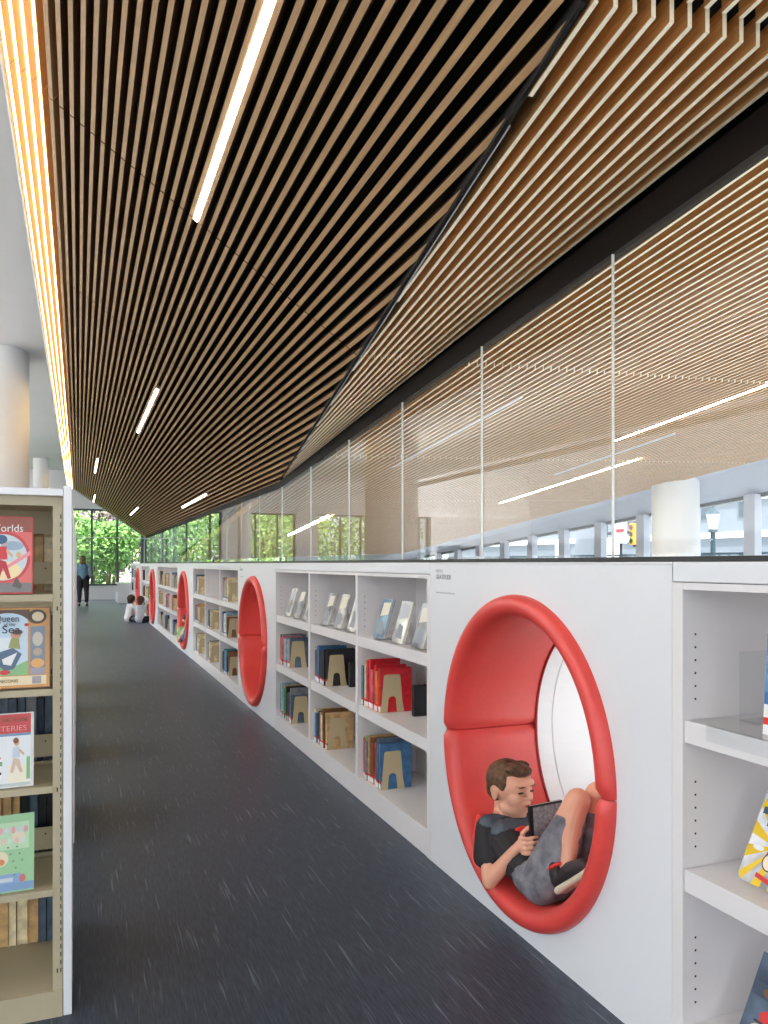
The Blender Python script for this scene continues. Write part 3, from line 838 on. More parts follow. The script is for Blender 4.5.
ROW = ['bottom', 'middle', 'top']
def fill(cell, row, cols, where, tape, detail=True, hs=(.19, .25), ths=(.012, .03), end=True, gap=.006, x=1.405, big=False, cover=None):
    """books from the far divider toward the camera"""
    z = SHZ[row]; y = cell[1]-gap
    cnt = {}
    for i, c in enumerate(cols):
        th = R.uniform(*ths); h = R.uniform(*hs); dep = R.uniform(.14, .185)
        lab = '%s book, %s from far end, %s shelf, %s' % (c, ORD[i], ROW[row], where)
        if y-th < cell[0]+.02: break
        last = i == len(cols)-1
        if last and end: h = max(h, .2); dep = max(dep, .17)
        book(x+R.uniform(-.006, .012), y-th, y, z, dep, h, c, lab, 'books in the low wall', tape, detail)
        y -= th+.0008
    if end:
        bookend(x+.004, y-.0025, z, 'tan metal bookend on the %s shelf, %s' % (ROW[row], where))
    return y
c1 = CELLS[1]
W1 = ['bay beside the boy', 'middle bay past the boy', 'bay beside second nook']
fill(c1[0], 1, ['slate', 'white', 'cream', 'red', 'red', 'pink', 'dark red', 'red', 'orange', 'red'], W1[0], M_lred, hs=(.20, .255), ths=(.018, .034))
fill(c1[0], 0, ['red', 'green', 'grey', 'tan', 'brown', 'brown', 'red', 'slate', 'slate', 'blue'], W1[0], M_lred, hs=(.19, .25), ths=(.018, .034))
fill(c1[1], 1, ['slate', 'brown', 'pale blue', 'navy', 'blue', 'black', 'black', 'slate', 'black', 'black'], W1[1], M_lred, hs=(.19, .235), ths=(.02, .036))
fill(c1[1], 0, ['cream', 'pale blue', 'blue', 'navy', 'black', 'grey', 'tan', 'white', 'brown', 'cream', 'tan'], W1[1], M_lred, hs=(.18, .24), ths=(.02, .034))
fill(c1[2], 1, ['brown', 'dark red', 'grey', 'pink', 'tan', 'teal', 'pale blue', 'tan', 'grey', 'slate'], W1[2], M_lred, hs=(.18, .23), ths=(.022, .036))
fill(c1[2], 0, ['black', 'black', 'pale blue', 'pale blue', 'tan', 'green', 'blue', 'black', 'slate', 'brown', 'black', 'grey', 'slate'], W1[2], M_lred, hs=(.18, .25), ths=(.022, .036))
# small black book boxes behind the near ends
for (cell, row, yo, lab) in [(c1[0], 1, .38, 'small black book standing behind the bookend of the red books'), (c1[1], 1, .33, 'black book standing behind the middle bay bookend')]:
    book(1.53, cell[1]-yo-.03, cell[1]-yo, SHZ[row], .10, .15, 'black', lab, 'books in the low wall', None, True)
# a rumpled clear wrapped pack at the near end of the bottom row
c2 = CELLS[2]
W2 = ['near bay of second bookcase', 'middle bay of second bookcase', 'far bay of second bookcase']
pal2 = ['slate', 'blue', 'tan', 'white', 'navy', 'grey', 'black', 'green', 'cream', 'brown', 'pale blue', 'pink', 'orange']
def rc(n, pool=pal2): return [R.choice(pool) for _ in range(n)]
fill(c2[0], 2, ['grey', 'pink', 'black', 'white', 'pink', 'green', 'green', 'cream'], W2[0], M_lblue, ths=(.03, .05))
fill(c2[0], 1, ['slate', 'grey', 'blue', 'white', 'pale blue', 'slate', 'cream', 'brown'], W2[0], M_lblue, ths=(.03, .05))
fill(c2[0], 0, ['black', 'blue', 'teal', 'blue', 'pale blue', 'teal', 'navy', 'black', 'brown'], W2[0], M_lblue, ths=(.03, .05))
fill(c2[1], 1, ['slate', 'grey', 'blue', 'black', 'navy', 'cream', 'cream'], W2[1], M_lblue, ths=(.03, .05))
fill(c2[1], 0, ['navy', 'white', 'grey', 'cream', 'cream'], W2[1], M_lblue, ths=(.03, .05))
fill(c2[2], 2, ['slate', 'blue', 'tan', 'cream'], W2[2], M_lblue, ths=(.04, .06))
fill(c2[2], 1, ['navy', 'black', 'pink', 'grey', 'pink', 'tan', 'cream'], W2[2], M_lblue, ths=(.035, .055))
fill(c2[2], 0, ['cream', 'blue', 'cream', 'tan', 'cream', 'cream'], W2[2], M_lblue, ths=(.04, .055))
for ui, nm in ((3, 'third'), (4, 'fourth'), (5, 'farthest')):
    cs = CELLS[ui]; pos = ['near bay', 'middle bay', 'far bay'] if len(cs) == 3 else ['near bay', 'far bay']
    for ci, cell in enumerate(cs):
        for row in range(3):
            fill(cell, row, rc(R.choice([4, 5, 6] if ui == 3 else [3, 4, 5])), '%s of %s bookcase' % (pos[ci], nm), None, False, ths=(.05, .085), end=(ui == 3))

# face-out display books
def display_book(yn, yf, xb, z, h, lean, art, label, group, thick=.012, cover='silver', back=None):
    """book leaning back, cover toward -X ; yn near edge, yf far edge; art(fn) draws on cover"""
    th = math.radians(lean)
    u = Vector((0, -1, 0)); v = Vector((math.sin(th), 0, math.cos(th))); n = Vector((-math.cos(th), 0, math.sin(th)))
    o0 = Vector((xb, yf, z + thick*math.sin(th)))
    root_m = MB(); w_ = yf-yn
    def pt(a, b, c): return o0 + u*(a*w_) + v*(b*h) + n*c
    def slab(mm, a0, a1, b0, b1, c0, c1, mi=0):
        mm.hexa([pt(a0,b0,c0), pt(a1,b0,c0), pt(a1,b0,c1), pt(a0,b0,c1), pt(a0,b1,c0), pt(a1,b1,c0), pt(a1,b1,c1), pt(a0,b1,c1)], mi)
    slab(root_m, 0, 1, 0, 1, -.0015, 0); slab(root_m, 0, 1, 0, 1, -thick, -thick+.0015); slab(root_m, 0, .015, 0, 1, -thick+.0015, -.0015)
    o = reorigin(root_m.build('book', M_dcov)); o.color = (*srgb(*cover), 1)
    tag(o, label, 'book', group)
    dzz = Vector((0, 0, 0))
    m = MB(); slab(m, .015, .98, .01, .99, -thick+.0015, -.0015); pb_ = m.build('page_block', M_pages, o)
    if art:
        art(pt, o)
    return o
M_dcov = objcol_mat('display_cover', .16, .5, 9)

def paint(items, pt, parent, name='cover_art'):
    """items: (colour rgb, [(u,v)...]) ; one mesh of thin inlays"""
    m = MB(); mats = []; idx = {}
    for k, (c, pts) in enumerate(items):
        if c not in idx:
            idx[c] = len(mats); mats.append(mat('print_%d_%d_%d' % c, c, .4))
        lay = .0003+.00006*k
        m.add([pt(a, b, lay) for a, b in pts], [tuple(range(len(pts)))], idx[c])
    return m.build(name, mats, parent, fix=False)
def disc(cx, cy, rx, ry, n=20, a0=0): return [(cx+rx*math.cos(2*math.pi*i/n+a0), cy+ry*math.sin(2*math.pi*i/n+a0)) for i in range(n)]
def rect(a, b, c, d): return [(a, b), (c, b), (c, d), (a, d)]

def stand(xb, yc, z, label, lean):
    th = math.radians(lean); m = MB()
    v = Vector((math.sin(th), 0, math.cos(th)))
    o0 = Vector((xb+.018, yc-.04, z+.003)); 
    m.hexa([o0, o0+Vector((.003,0,0)), o0+Vector((.003,.08,0)), o0+Vector((0,.08,0)), o0+v*.12, o0+v*.12+Vector((.003,0,0)), o0+v*.12+Vector((.003,.08,0)), o0+v*.12+Vector((0,.08,0))])
    m.box(xb-.014, xb+.10, yc-.04, yc+.04, z, z+.003); m.box(xb-.017, xb-.014, yc-.04, yc+.04, z, z+.02)
    p0 = o0+v*.11
    m.hexa([p0, p0+Vector((.003,0,0)), p0+Vector((.003,.08,0)), p0+Vector((0,.08,0)), Vector((xb+.09, yc-.04, z+.003)), Vector((xb+.093, yc-.04, z+.003)), Vector((xb+.093, yc+.04, z+.003)), Vector((xb+.09, yc+.04, z+.003))])
    o = reorigin(m.build('display_stand', M_acr)); tag(o, label, 'display stand', 'clear display stands on the top shelves')
M_acr = glass_mat('acrylic', (.955, .965, .97), .9)

pos_n = ['near', 'middle', 'far']
for bi, cell in enumerate(c1):
    for k, dy in enumerate((.19, .43, .68)):
        yn = cell[0]+dy-.075; yf = yn+.135
        cov = [(150, 150, 152), (214, 212, 206), (196, 194, 190)][(k+bi) % 3] if not (bi == 0 and k == 2) else (120, 146, 170)  # grey-white cover colours carry the glare of their plastic wrap
        def art(pt, o, bi=bi, k=k):
            c = [(226, 220, 206), (176, 180, 186), (232, 226, 200)][(bi+k) % 3]
            paint([(c, [(.12, .55), (.88, .62), (.85, .92), (.15, .9)]), ((120, 128, 138), [(.2, .12), (.8, .1), (.7, .4), (.3, .46)])], pt, o)
        display_book(yn, yf, 1.415, SHZ[2]+.003, .205, 17, art, 'glossy %s book propped face out, %s one, top shelf, %s' % ('blue' if (bi == 0 and k == 2) else 'silvery', pos_n[k], W1[bi]),
                     'face-out books on the top shelves', cover=cov)
        stand(1.418, (yn+yf)/2, SHZ[2], 'clear stand under the %s propped book, top shelf, %s' % (pos_n[k], W1[bi]), 17)

# books in the nearest bookcase
c0 = CELLS[0]
zt = SHZ[2]
def art_blue(pt, o):
    paint([((96, 140, 186), rect(0, .42, 1, 1)), ((60, 104, 160), rect(0, .3, 1, .42)), ((232, 232, 230), rect(0, 0, 1, .3)), ((206, 40, 36), rect(0, .1, .5, .17))], pt, o)
display_book(1.13, 1.325, 1.435, zt, .225, 4, art_blue, 'blue and white book standing on the upper shelf at the right edge', 'books in the nearest bookcase', .02, (226, 228, 230))
def art_yel(pt, o):
    it = []
    for k in range(12):
        a = 2*math.pi*k/12+.12; b = a+.27
        def ray(t):
            c, s = math.cos(t), math.sin(t); L = min((.5)/max(abs(c), 1e-5), .55/max(abs(s), 1e-5)); L = min(L, .9)
            return (.5+c*min(L, .5/max(abs(c), 1e-5)), .45+s*min(L, (.55 if s > 0 else .45)/max(abs(s), 1e-5)))
        it.append(((226, 188, 20), [(.5, .45), ray(a), ray(b)]))
    it += [((240, 176, 40), rect(.12, .88, 1, .985)), ((52, 70, 92), rect(.06, .76, .44, .84)), ((52, 70, 92), rect(.2, .64, .3, .76)), ((52, 70, 92), rect(.5, .66, .9, .84)),
           ((36, 30, 34), disc(.62, .52, .2, .16)), ((226, 230, 236), disc(.62, .52, .17, .14)), ((214, 30, 36), disc(.5, .36, .14, .08)), ((36, 30, 34), disc(.46, .28, .13, .1)), ((240, 220, 200), disc(.46, .28, .11, .085)),
           ((235, 235, 235), disc(.2, .39, .1, .03)), ((206, 40, 50), [(.3, .14), (.9, .07), (.9, .02), (.3, .09)])]
    paint(it, pt, o)
display_book(1.262, 1.417, 1.452, SHZ[1], .215, 27, art_yel, 'yellow and grey comic with rays on its cover, propped on the middle shelf', 'books in the nearest bookcase', .016, (196, 196, 200))
M_ink = mat('dark_ink', (30, 44, 66), .5); M_inkw = mat('white_ink', (238, 236, 234), .5); M_inky = mat('ochre_ink', (120, 96, 56), .5)
def art_dk(pt, o):
    paint([((92, 146, 176), disc(.42, .84, .22, .12)), ((52, 66, 84), rect(.05, .55, 1, .7)), ((110, 78, 50), disc(.5, .62, .3, .07)), ((198, 40, 44), [(.25, .40), (.45, .5), (.7, .42), (.95, .36), (.6, .2), (.3, .3)]),
           ((230, 200, 170), disc(.35, .2, .2, .1)), ((30, 26, 28), rect(.2, .3, .5, .325)), ((196, 60, 60), disc(.6, .13, .2, .04))], pt, o)
    place_text('lettering', '2', .045, pt(.38, .79, .0012), (0, -1, 0), pt(0, 1, 0)-pt(0, 0, 0), M_inkw, o)
display_book(1.262, 1.417, 1.445, SHZ[0], .215, 26, art_dk, 'dark blue comic with a numbered badge, propped on the bottom shelf', 'books in the nearest bookcase', .016, (70, 82, 98))
m = MB(); m.box(1.39, 1.52, 1.0, 1.50, zt, zt+.002); m.box(1.383, 1.3853, 1.0, 1.44, zt-.035, zt+.003); m.box(1.3853, 1.39, 1.0, 1.44, zt+.0005, zt+.003)
o = reorigin(m.build('label_holder', M_acr)); tag(o, 'clear plastic label holder clipped over the upper shelf edge, nearest bookcase', 'label holder')
m = MB(); m.box(1.50, 1.62, 1.452, 1.455, zt+.002, zt+.17); m.box(1.50, 1.62, 1.40, 1.455, zt+.002, zt+.005)
o = reorigin(m.build('sign_holder', M_acr)); tag(o, 'clear acrylic sign holder standing empty on the upper shelf, nearest bookcase', 'sign holder')

# dark device seen past the glass
m = MB(); p = P(199, 557, 3.2); m.box(p.x-.12, p.x+.12, p.y-.15, p.y+.15, p.z-.09, p.z+.09)

# ------------------------------------------------------------------ tall beige shelving on the left
def tall_unit(y0, lab, detail=True):
    t = empty('shelving_unit', (-.5, y0, 0), lab, 'shelving unit', 'tall beige shelving units with white end panels')
    xl, xr = -.98, -.039; d = .30
    m = MB(); m.box(-.039, -.017, y0, y0+.60, .0, 1.465); m.build('end_panel', M_white, t, bevel=.002)
    m = MB(); m.box(-.99, -.0395, y0-.002, y0+.60, 1.437, 1.456); m.box(-.99, -.0395, y0+.02, y0+.58, 1.41, 1.437, 1); m.build('top_panel', [M_white, M_beige], t)
    zs = [1.165, .905, .637, .353]
    for z in zs:
        m = MB(); m.box(xl, -.066, y0, y0+.27, z-.018, z); m.box(xl, -.066, y0+.31, y0+.585, z-.018, z); m.build('shelf', M_beige, t)
    m = MB(); m.box(xl, -.041, y0, y0+.585, .0, .072); m.build('base', M_beige, t)
    # upright with slots
    m = MB(); m.box(-.066, -.041, y0+.005, y0+.02, .07, 1.41); m.box(-.066, -.041, y0+.265, y0+.315, .07, 1.41); m.box(-.045, -.041, y0+.02, y0+.58, .07, 1.41)
    z = .12
    while z < 1.38: m.box(-.0468, -.0440, y0+.0038, y0+.005, z, z+.012, 1); z += .022
    z = .12
    while z < 1.38: m.box(-.0560, -.0528, y0+.0038, y0+.005, z, z+.0115, 1); z += .5
    m.build('upright', [M_beige, M_pinhole], t)
    for z in zs+[.072]:
        if z == .072: continue
        m = MB(); m.box(xl, -.068, y0+.272, y0+.276, z+.022, z+.09); m.box(-.096, -.092, y0+.270, y0+.272, z+.068, z+.072, 1); m.build('back_stop', [M_beige, M_pinhole], t)
    m = MB(); m.box(xl, -.068, y0+.27, y0+.276, 1.34, 1.41); m.build('top_stop', M_beige, t)
    return zs
YU = 2.33
zs = tall_unit(YU, 'tall beige shelving unit with white end panel nearest the camera, left edge')
for i, y in enumerate((3.75, 5.2, 6.65, 8.1)):
    tall_unit(y, 'tall shelving unit showing only its white end panel, %s behind the nearest one' % ['first', 'second', 'third', 'fourth'][i])
# books standing behind (other side of the unit)
rows = [(1.165, ['silver', 'cream', 'orange', 'tan'], 'top', .20), (.905, ['slate', 'black', 'grey'], 'second', .19), (.637, ['slate', 'grey', 'slate', 'navy'], 'third', .20), (.353, ['brown', 'slate', 'black', 'navy', 'tan'], 'fourth', .20), (.072, ['tan', 'cream', 'slate', 'tan'], 'lowest', .22)]
for z, pool, rn, h in rows:
    x = -.075; i = 0
    while x > -.36:
        th = R.uniform(.016, .03)
        m = MB(); y0 = YU+.318; hh = h*R.uniform(.92, 1.06); dp = R.uniform(.15, .18)
        m.box(x-th, x-th+.002, y0, y0+dp, z, z+hh); m.box(x-.002, x, y0, y0+dp, z, z+hh); m.box(x-th+.002, x-.002, y0+dp-.002, y0+dp, z, z+hh)
        m.box(x-th+.002, x-.002, y0+.003, y0+dp-.002, z+.002, z+hh-.003, 1)
        c = R.choice(pool); o = reorigin(m.build('book', [M_book, M_pgd])) if False else reorigin(m.build('book', [M_book, M_book])); o.color = (*srgb(*PAL[c]), 1)
        tag(o, '%s book behind, %s from the post, %s shelf of beige unit' % (c, ORD[i] if i < 14 else 'last', rn), 'book', 'books standing in the back of the beige unit')
        x -= th+R.uniform(.001, .004); i += 1

def front_book(x0, x1, z, h, art, label, lean=9, y=YU+.012, cover=(200, 60, 60), thick=.016, yaw=0):
    """cover faces -Y, leaning back"""
    th = math.radians(lean); cw = math.cos(math.radians(yaw)); sw = math.sin(math.radians(yaw))
    u = Vector((cw, sw, 0)); v = Vector((0, math.sin(th), math.cos(th))); n = u.cross(v).normalized()
    w_ = x1-x0; o0 = Vector((x0, y, z))
    def pt(a, b, c): return o0 + u*(a*w_) + v*(b*h) + n*c
    def slab(mm, a0, a1, b0, b1, c0, c1, mi=0):
        mm.hexa([pt(a0,b0,c0), pt(a1,b0,c0), pt(a1,b0,c1), pt(a0,b0,c1), pt(a0,b1,c0), pt(a1,b1,c0), pt(a1,b1,c1), pt(a0,b1,c1)], mi)
    m = MB(); slab(m, 0, 1, 0, 1, -.002, 0); slab(m, 0, 1, 0, 1, -thick, -thick+.002); slab(m, 0, .012, 0, 1, -thick+.002, -.002)
    zmin = min(v_[2] for v_ in m.v); o0.z += z-zmin+.0002
    m = MB(); slab(m, 0, 1, 0, 1, -.002, 0); slab(m, 0, 1, 0, 1, -thick, -thick+.002); slab(m, 0, .012, 0, 1, -thick+.002, -.002)
    o = reorigin(m.build('book', M_bcov)); o.color = (*srgb(*cover), 1)
    tag(o, label, 'book', 'covers displayed on the tall beige unit')
    m = MB(); slab(m, .012, .985, .008, .992, -thick+.002, -.002); m.build('page_block', M_pages, o)
    art(pt, o, u, v)
M_bcov = objcol_mat('cover_plain', .3, .08, 40)
def fig(items, cx, cy, s, top, legs, skin=(214, 170, 140), hair=(110, 60, 40)):
    items += [(legs, [(cx-.05*s, cy-.02*s), (cx+.05*s, cy-.02*s), (cx+.13*s, cy-.2*s), (cx+.08*s, cy-.21*s)]), (legs, [(cx-.05*s, cy), (cx+.03*s, cy-.02*s), (cx-.05*s, cy-.2*s), (cx-.11*s, cy-.2*s)]),
              (top, [(cx-.07*s, cy), (cx+.07*s, cy), (cx+.06*s, cy+.14*s), (cx-.06*s, cy+.14*s)]), (skin, disc(cx+.01*s, cy+.2*s, .05*s, .05*s)), (hair, disc(cx-.005*s, cy+.225*s, .055*s, .04*s)),
              (skin, [(cx+.05*s, cy+.12*s), (cx+.16*s, cy+.05*s), (cx+.15*s, cy+.02*s), (cx+.05*s, cy+.08*s)])]
XL, XR = -.245, -.117
def art1(pt, o, u, v):
    it = [((150, 84, 72), rect(.02, .82, .98, .985)), ((214, 108, 106), rect(.02, .12, .98, .80)), ((196, 70, 74), disc(.42, .47, .53, .34, 28)), ((196, 208, 214), disc(.42, .47, .47, .30, 28)),
          ((232, 214, 170), disc(.42, .30, .36, .12)), ((150, 170, 190), disc(.6, .62, .22, .06)), ((120, 116, 118), rect(.02, .02, .98, .14)), ((226, 140, 150), [(.2, .2), (.95, .5), (.95, .56), (.2, .24)])]
    fig(it, .42, .44, 1.2, (196, 60, 66), (178, 50, 60)); it += [((60, 96, 130), disc(.38, .70, .12, .06))]
    it += [((210, 170, 130), disc(.72, .5, .05, .04)), ((90, 84, 84), [(.6, .1), (.75, .06), (.8, .1), (.68, .22)])]
    paint(it, pt, o)
    place_text('lettering', 'Worlds', .030, pt(.14, .80, .0022), u, v, M_inkw, o, width=.085)
front_book(XL, XR, 1.165, .214, art1, 'red book with a running figure in an oval, on the top display shelf', cover=(176, 60, 58))
def art2(pt, o, u, v):
    it = [((196, 140, 74), rect(.01, .01, .99, .99)), ((92, 66, 48), rect(.05, .86, .72, .97)), ((186, 206, 222), rect(.16, .16, .70, .82)), ((186, 206, 222), disc(.43, .80, .27, .13, 24)), ((214, 220, 226), disc(.40, .55, .2, .08)),
          ((130, 178, 124), [(.16, .16), (.70, .16), (.70, .34), (.5, .26), (.16, .30)]), ((222, 206, 170), rect(.05, .04, .95, .15)), ((70, 56, 48), disc(.82, .88, .13, .09)), ((210, 190, 160), disc(.83, .88, .08, .06)),
          ((116, 130, 146), rect(.73, .18, .93, .76)), ((190, 180, 170), disc(.83, .6, .07, .09)), ((170, 150, 130), disc(.83, .44, .06, .05)), ((216, 160, 96), disc(.83, .30, .09, .06)), ((150, 146, 158), rect(.73, .16, .93, .24)),
          ((74, 96, 122), [(.24, .42), (.50, .50), (.62, .42), (.52, .24), (.40, .22), (.30, .30)]), ((222, 222, 220), [(.36, .36), (.56, .44), (.48, .28), (.38, .3)]), ((146, 150, 90), [(.44, .5), (.6, .48), (.58, .62), (.48, .62)]),
          ((190, 140, 110), disc(.54, .66, .07, .05)), ((110, 76, 62), disc(.56, .69, .07, .035)), ((160, 96, 80), disc(.22, .46, .05, .05)), ((190, 50, 46), disc(.40, .2, .07, .03)), ((190, 40, 40), disc(.68, .78, .03, .02)), ((150, 144, 150), rect(.76, .05, .88, .14))]
    paint(it, pt, o)
    place_text('lettering', 'Queen', .027, pt(.26, .82, .0024), u, v, M_ink, o, width=.060)
    place_text('lettering', 'of the', .013, pt(.38, .77, .0024), u, v, M_ink, o, width=.028)
    place_text('lettering', 'Sea', .030, pt(.36, .68, .0024), u, v, M_ink, o, width=.045)
    place_text('lettering', 'DYLAN MECONIS', .012, pt(.1, .075, .0024), u, v, M_inky, o, width=.09)
front_book(-.262, -.073, .905, .222, art2, 'thick brown bordered book with a woman on pale blue, on the second display shelf', cover=(128, 84, 52), thick=.028)
def art3(pt, o, u, v):
    it = [((222, 226, 230), rect(.02, .02, .94, .70)), ((200, 64, 66), rect(.0, .72, .94, .985)), ((110, 140, 172), rect(.0, .69, .94, .725)), ((232, 226, 206), rect(.5, .04, .9, .3)), ((178, 190, 190), rect(.02, .02, .94, .06)),
          ((126, 180, 120), rect(.86, .1, .93, .4)), ((110, 160, 110), [(.02, .28), (.4, .30), (.4, .36), (.02, .34)])]
    fig(it, .22, .36, 1.0, (206, 60, 56), (226, 196, 170), hair=(150, 90, 50)); fig(it, .66, .40, 1.0, (190, 200, 214), (206, 180, 160), hair=(120, 70, 50))
    it += [((238, 238, 236), disc(.25, .16, .15, .09)), ((60, 60, 62), disc(.25, .17, .04, .025)), ((60, 60, 62), disc(.36, .20, .03, .02)), ((60, 60, 62), disc(.14, .12, .03, .02))]
    paint(it, pt, o)
    place_text('lettering', 'ON THE RUN', .018, pt(.05, .88, .0022), u, v, M_inky, o, width=.105)
    place_text('lettering', 'MYSTERIES', .020, pt(.05, .76, .0022), u, v, mat('pink_ink', (232, 150, 146), .5), o, width=.105)
front_book(XL, XR+.002, .637, .20, art3, 'white book with a red title band and football players, on the third display shelf', cover=(206, 206, 204), yaw=3)
def art4(pt, o, u, v):
    it = [((150, 196, 148), rect(.01, .01, .99, .99)), ((182, 214, 176), rect(.02, .55, .9, .9)), ((120, 150, 190), rect(.01, .02, .99, .12)), ((132, 162, 200), rect(.01, .12, .75, .24)), ((196, 206, 214), rect(.01, .14, .6, .19)),
          ((222, 210, 184), disc(.7, .70, .13, .08)), ((222, 210, 180), disc(.35, .44, .16, .1)), ((206, 96, 96), disc(.25, .36, .09, .05)), ((214, 140, 90), disc(.38, .40, .06, .04)), ((200, 110, 110), disc(.78, .17, .06, .05))]
    for k in range(7): it.append(((206, 200, 214) if k % 2 else (222, 160, 170), disc(.12+.12*k, .80, .04, .045)))
    for k in range(6): it.append(((196, 216, 200) if k % 2 else (216, 190, 180), disc(.14+.13*k, .66, .045, .045)))
    for k in range(8): it.append(((106, 140, 112), disc(.5+.05*(k % 4)+.12*(k//4), .58-.09*(k % 5), .02, .012)))
    paint(it, pt, o)
front_book(XL, XR+.003, .353, .205, art4, 'thin green picture book with blue foot, on the fourth display shelf', cover=(146, 190, 146), yaw=3, thick=.008)

# ------------------------------------------------------------------ low white cabinet by the far windows
t = empty('low_cabinet', (1.6, 27, 0), 'low white display box near the far windows, past the end of the wall', 'cabinet')
m = MB(); m.box(1.15, 1.9, 25.9, 26.0, 0, .62); m.box(1.15, 1.9, 26.0, 27.6, .58, .62); m.box(1.88, 1.9, 26.0, 27.6, 0, .58); m.box(1.15, 1.17, 26, 27.6, 0, .30); m.build('body', M_white, t, bevel=.004)
m = MB(); m.box(1.17, 1.88, 26.0, 27.6, .28, .30); m.build('shelf', M_white, t)

# ------------------------------------------------------------------ people
def mk(name, m, mt, parent, vox, sm=3):
    o = m.build(name, mt, parent, fix=True); return remesh(o, vox, sm)

def sitting_child(yc, cols, lab, vox=.005, seed=0, detail=True):
    D = yc-2.30
    def V(x, y, z): return Vector((x, y+D, z))
    M_sh, M_yk, M_st, M_sho, M_ha, M_shoe, M_sole = cols
    t = empty('person', (1.46, 2.2+D, .17), lab, 'person', 'people in the library')
    Hc = V(1.475, 2.493, .428)
    F = Vector((.24, -.95, -.07)).normalized(); U_ = Vector((0.0, .0, 1)); U_ = (U_-F*U_.dot(F)).normalized(); Sd = F.cross(U_).normalized()   # Sd: +X-ish or -X
    if Sd.x > 0: Sd = -Sd            # Sd points to the corridor (his right)
    def L(f, s, u): return Hc + F*f + Sd*s + U_*u
    def E(m, f, s, u, rf, rs, ru, n=18, mi=0): m.ell(L(f, s, u), (F*rf, Sd*rs, U_*ru), n, 12, mi)
    b = MB()
    E(b, -.006, 0, .020, .090, .073, .076); E(b, .032, 0, -.04, .052, .052, .062); E(b, .056, 0, -.080, .022, .022, .018)
    E(b, .045, .026, -.020, .034, .030, .034); E(b, .045, -.026, -.020, .034, .030, .034); E(b, .070, 0, .038, .018, .045, .02)
    E(b, .02, .036, -.058, .035, .02, .028); E(b, .02, -.036, -.058, .035, .02, .028)
    b.cap(L(.080, 0, .022), L(.099, 0, -.008), .007, .0100); E(b, .088, .011, -.012, .009, .007, .006); E(b, .088, -.011, -.012, .009, .007, .006)
    E(b, .079, 0, -.034, .011, .018, .008); E(b, .078, 0, -.043, .010, .015, .007)
    for s in (1, -1): E(b, -.006, s*.074, -.008, .016, .009, .027); E(b, -.010, s*.080, .004, .012, .007, .015)
    nb = V(1.462, 2.515, .315)
    b.cap(L(-.022, 0, -.035), nb, .040, .042)
    # torso
    pel = V(1.46, 2.20, .208); bel = V(1.458, 2.31, .225); ch = V(1.458, 2.42, .262)
    for dx in (-.042, 0, .042):
        o_ = Vector((dx, 0, 0)); b.chain([(pel+o_, .062), (bel+o_, .060), (ch+o_, .064), (nb+o_*.5+Vector((0, .0, -.03)), .05)])
    shR = V(1.372, 2.478, .300); shL = V(1.552, 2.470, .295)
    b.cap(nb, shR, .035, .036); b.cap(nb, shL, .035, .036)
    elR = V(1.327, 2.385, .148); wrR = V(1.368, 2.285, .285)
    b.chain([(shR, .036), (elR+(shR-elR)*.45, .032), (elR, .026)]); b.chain([(elR, .026), (elR+(wrR-elR)*.35, .027), (wrR, .017)])
    elL = V(1.60, 2.36, .235); wrL = V(1.535, 2.30, .33)
    b.chain([(shL, .036), (elL, .027)]); b.chain([(elL, .026), (wrL, .018)])
    # right hand around the book edge
    pal = V(1.382, 2.262, .314)
    b.chain([(wrR, .016), (pal, .017)]); b.cap(pal+Vector((0, 0, .014)), pal+Vector((0, -.006, -.014)), .0135)
    for k in range(4):
        z = .338-.0168*k; ln = (.95, 1.08, 1.0, .82)[k]
        a0 = V(1.380, 2.256, z-.004); a1 = V(1.380, 2.234, z); a2 = V(1.396+.004*ln, 2.224, z+.004); a3 = V(1.402+.018*ln, 2.226, z+.003)
        b.chain([(a0, .0070), (a1, .0068), (a2, .0064), (a3, .0056)], n=10)
    b.chain([(pal+Vector((.004, .006, .006)), .010), (V(1.394, 2.277, .342), .0085), (V(1.412, 2.268, .362), .0072)], n=10)
    # left hand on the far edge
    palL = V(1.516, 2.285, .35); b.chain([(wrL, .016), (palL, .016)])
    for k in range(4):
        z = .372-.014*k
        b.chain([(palL+Vector((0, -.004, z-.352)), .0078), (V(1.517, 2.238, z), .0072), (V(1.50, 2.228, z), .0066), (V(1.488, 2.228, z), .006)], n=10)
    b.chain([(palL, .0095), (V(1.505, 2.272, .385), .008), (V(1.49, 2.266, .395), .007)], n=10)
    # legs
    hipR = V(1.415, 2.195, .205); hipL = V(1.515, 2.20, .205)
    knR = V(1.47, 2.072, .500); knL = V(1.555, 2.085, .508)
    anR = V(1.420, 2.062, .288); anL = V(1.595, 2.070, .290)
    for h_, k_, a_ in ((hipR, knR, anR), (hipL, knL, anL)):
        b.chain([(h_, .062), (h_+(k_-h_)*.5, .052), (k_, .040)])
        calf = k_+(a_-k_)*.35+Vector((0, .012, 0))
        b.chain([(k_, .038), (calf, .036), (a_+(k_-a_)*.2, .024), (a_, .023)])
        b.cap(a_, a_+Vector((.004, -.05, -.01)), .022, .02)
    body = mk('body', b, M_skin, t, vox, 3)
    # hair
    h_ = MB(); E(h_, -.016, 0, .028, .088, .0775, .074); E(h_, -.040, 0, -.008, .056, .068, .055); E(h_, .046, .0, .074, .036, .046, .018); E(h_, .030, .008, .082, .045, .05, .020)
    for k in range(9):
        a = k*.7; E(h_, .012+.045*math.cos(a), .04*math.sin(a), .086+.005*math.sin(3*k), .030, .014, .010, 10)
    for s in (1, -1): E(h_, .018, s*.064, .030, .020, .010, .026, 10)
    mk('hair', h_, M_ha, t, max(.004, vox), 2)
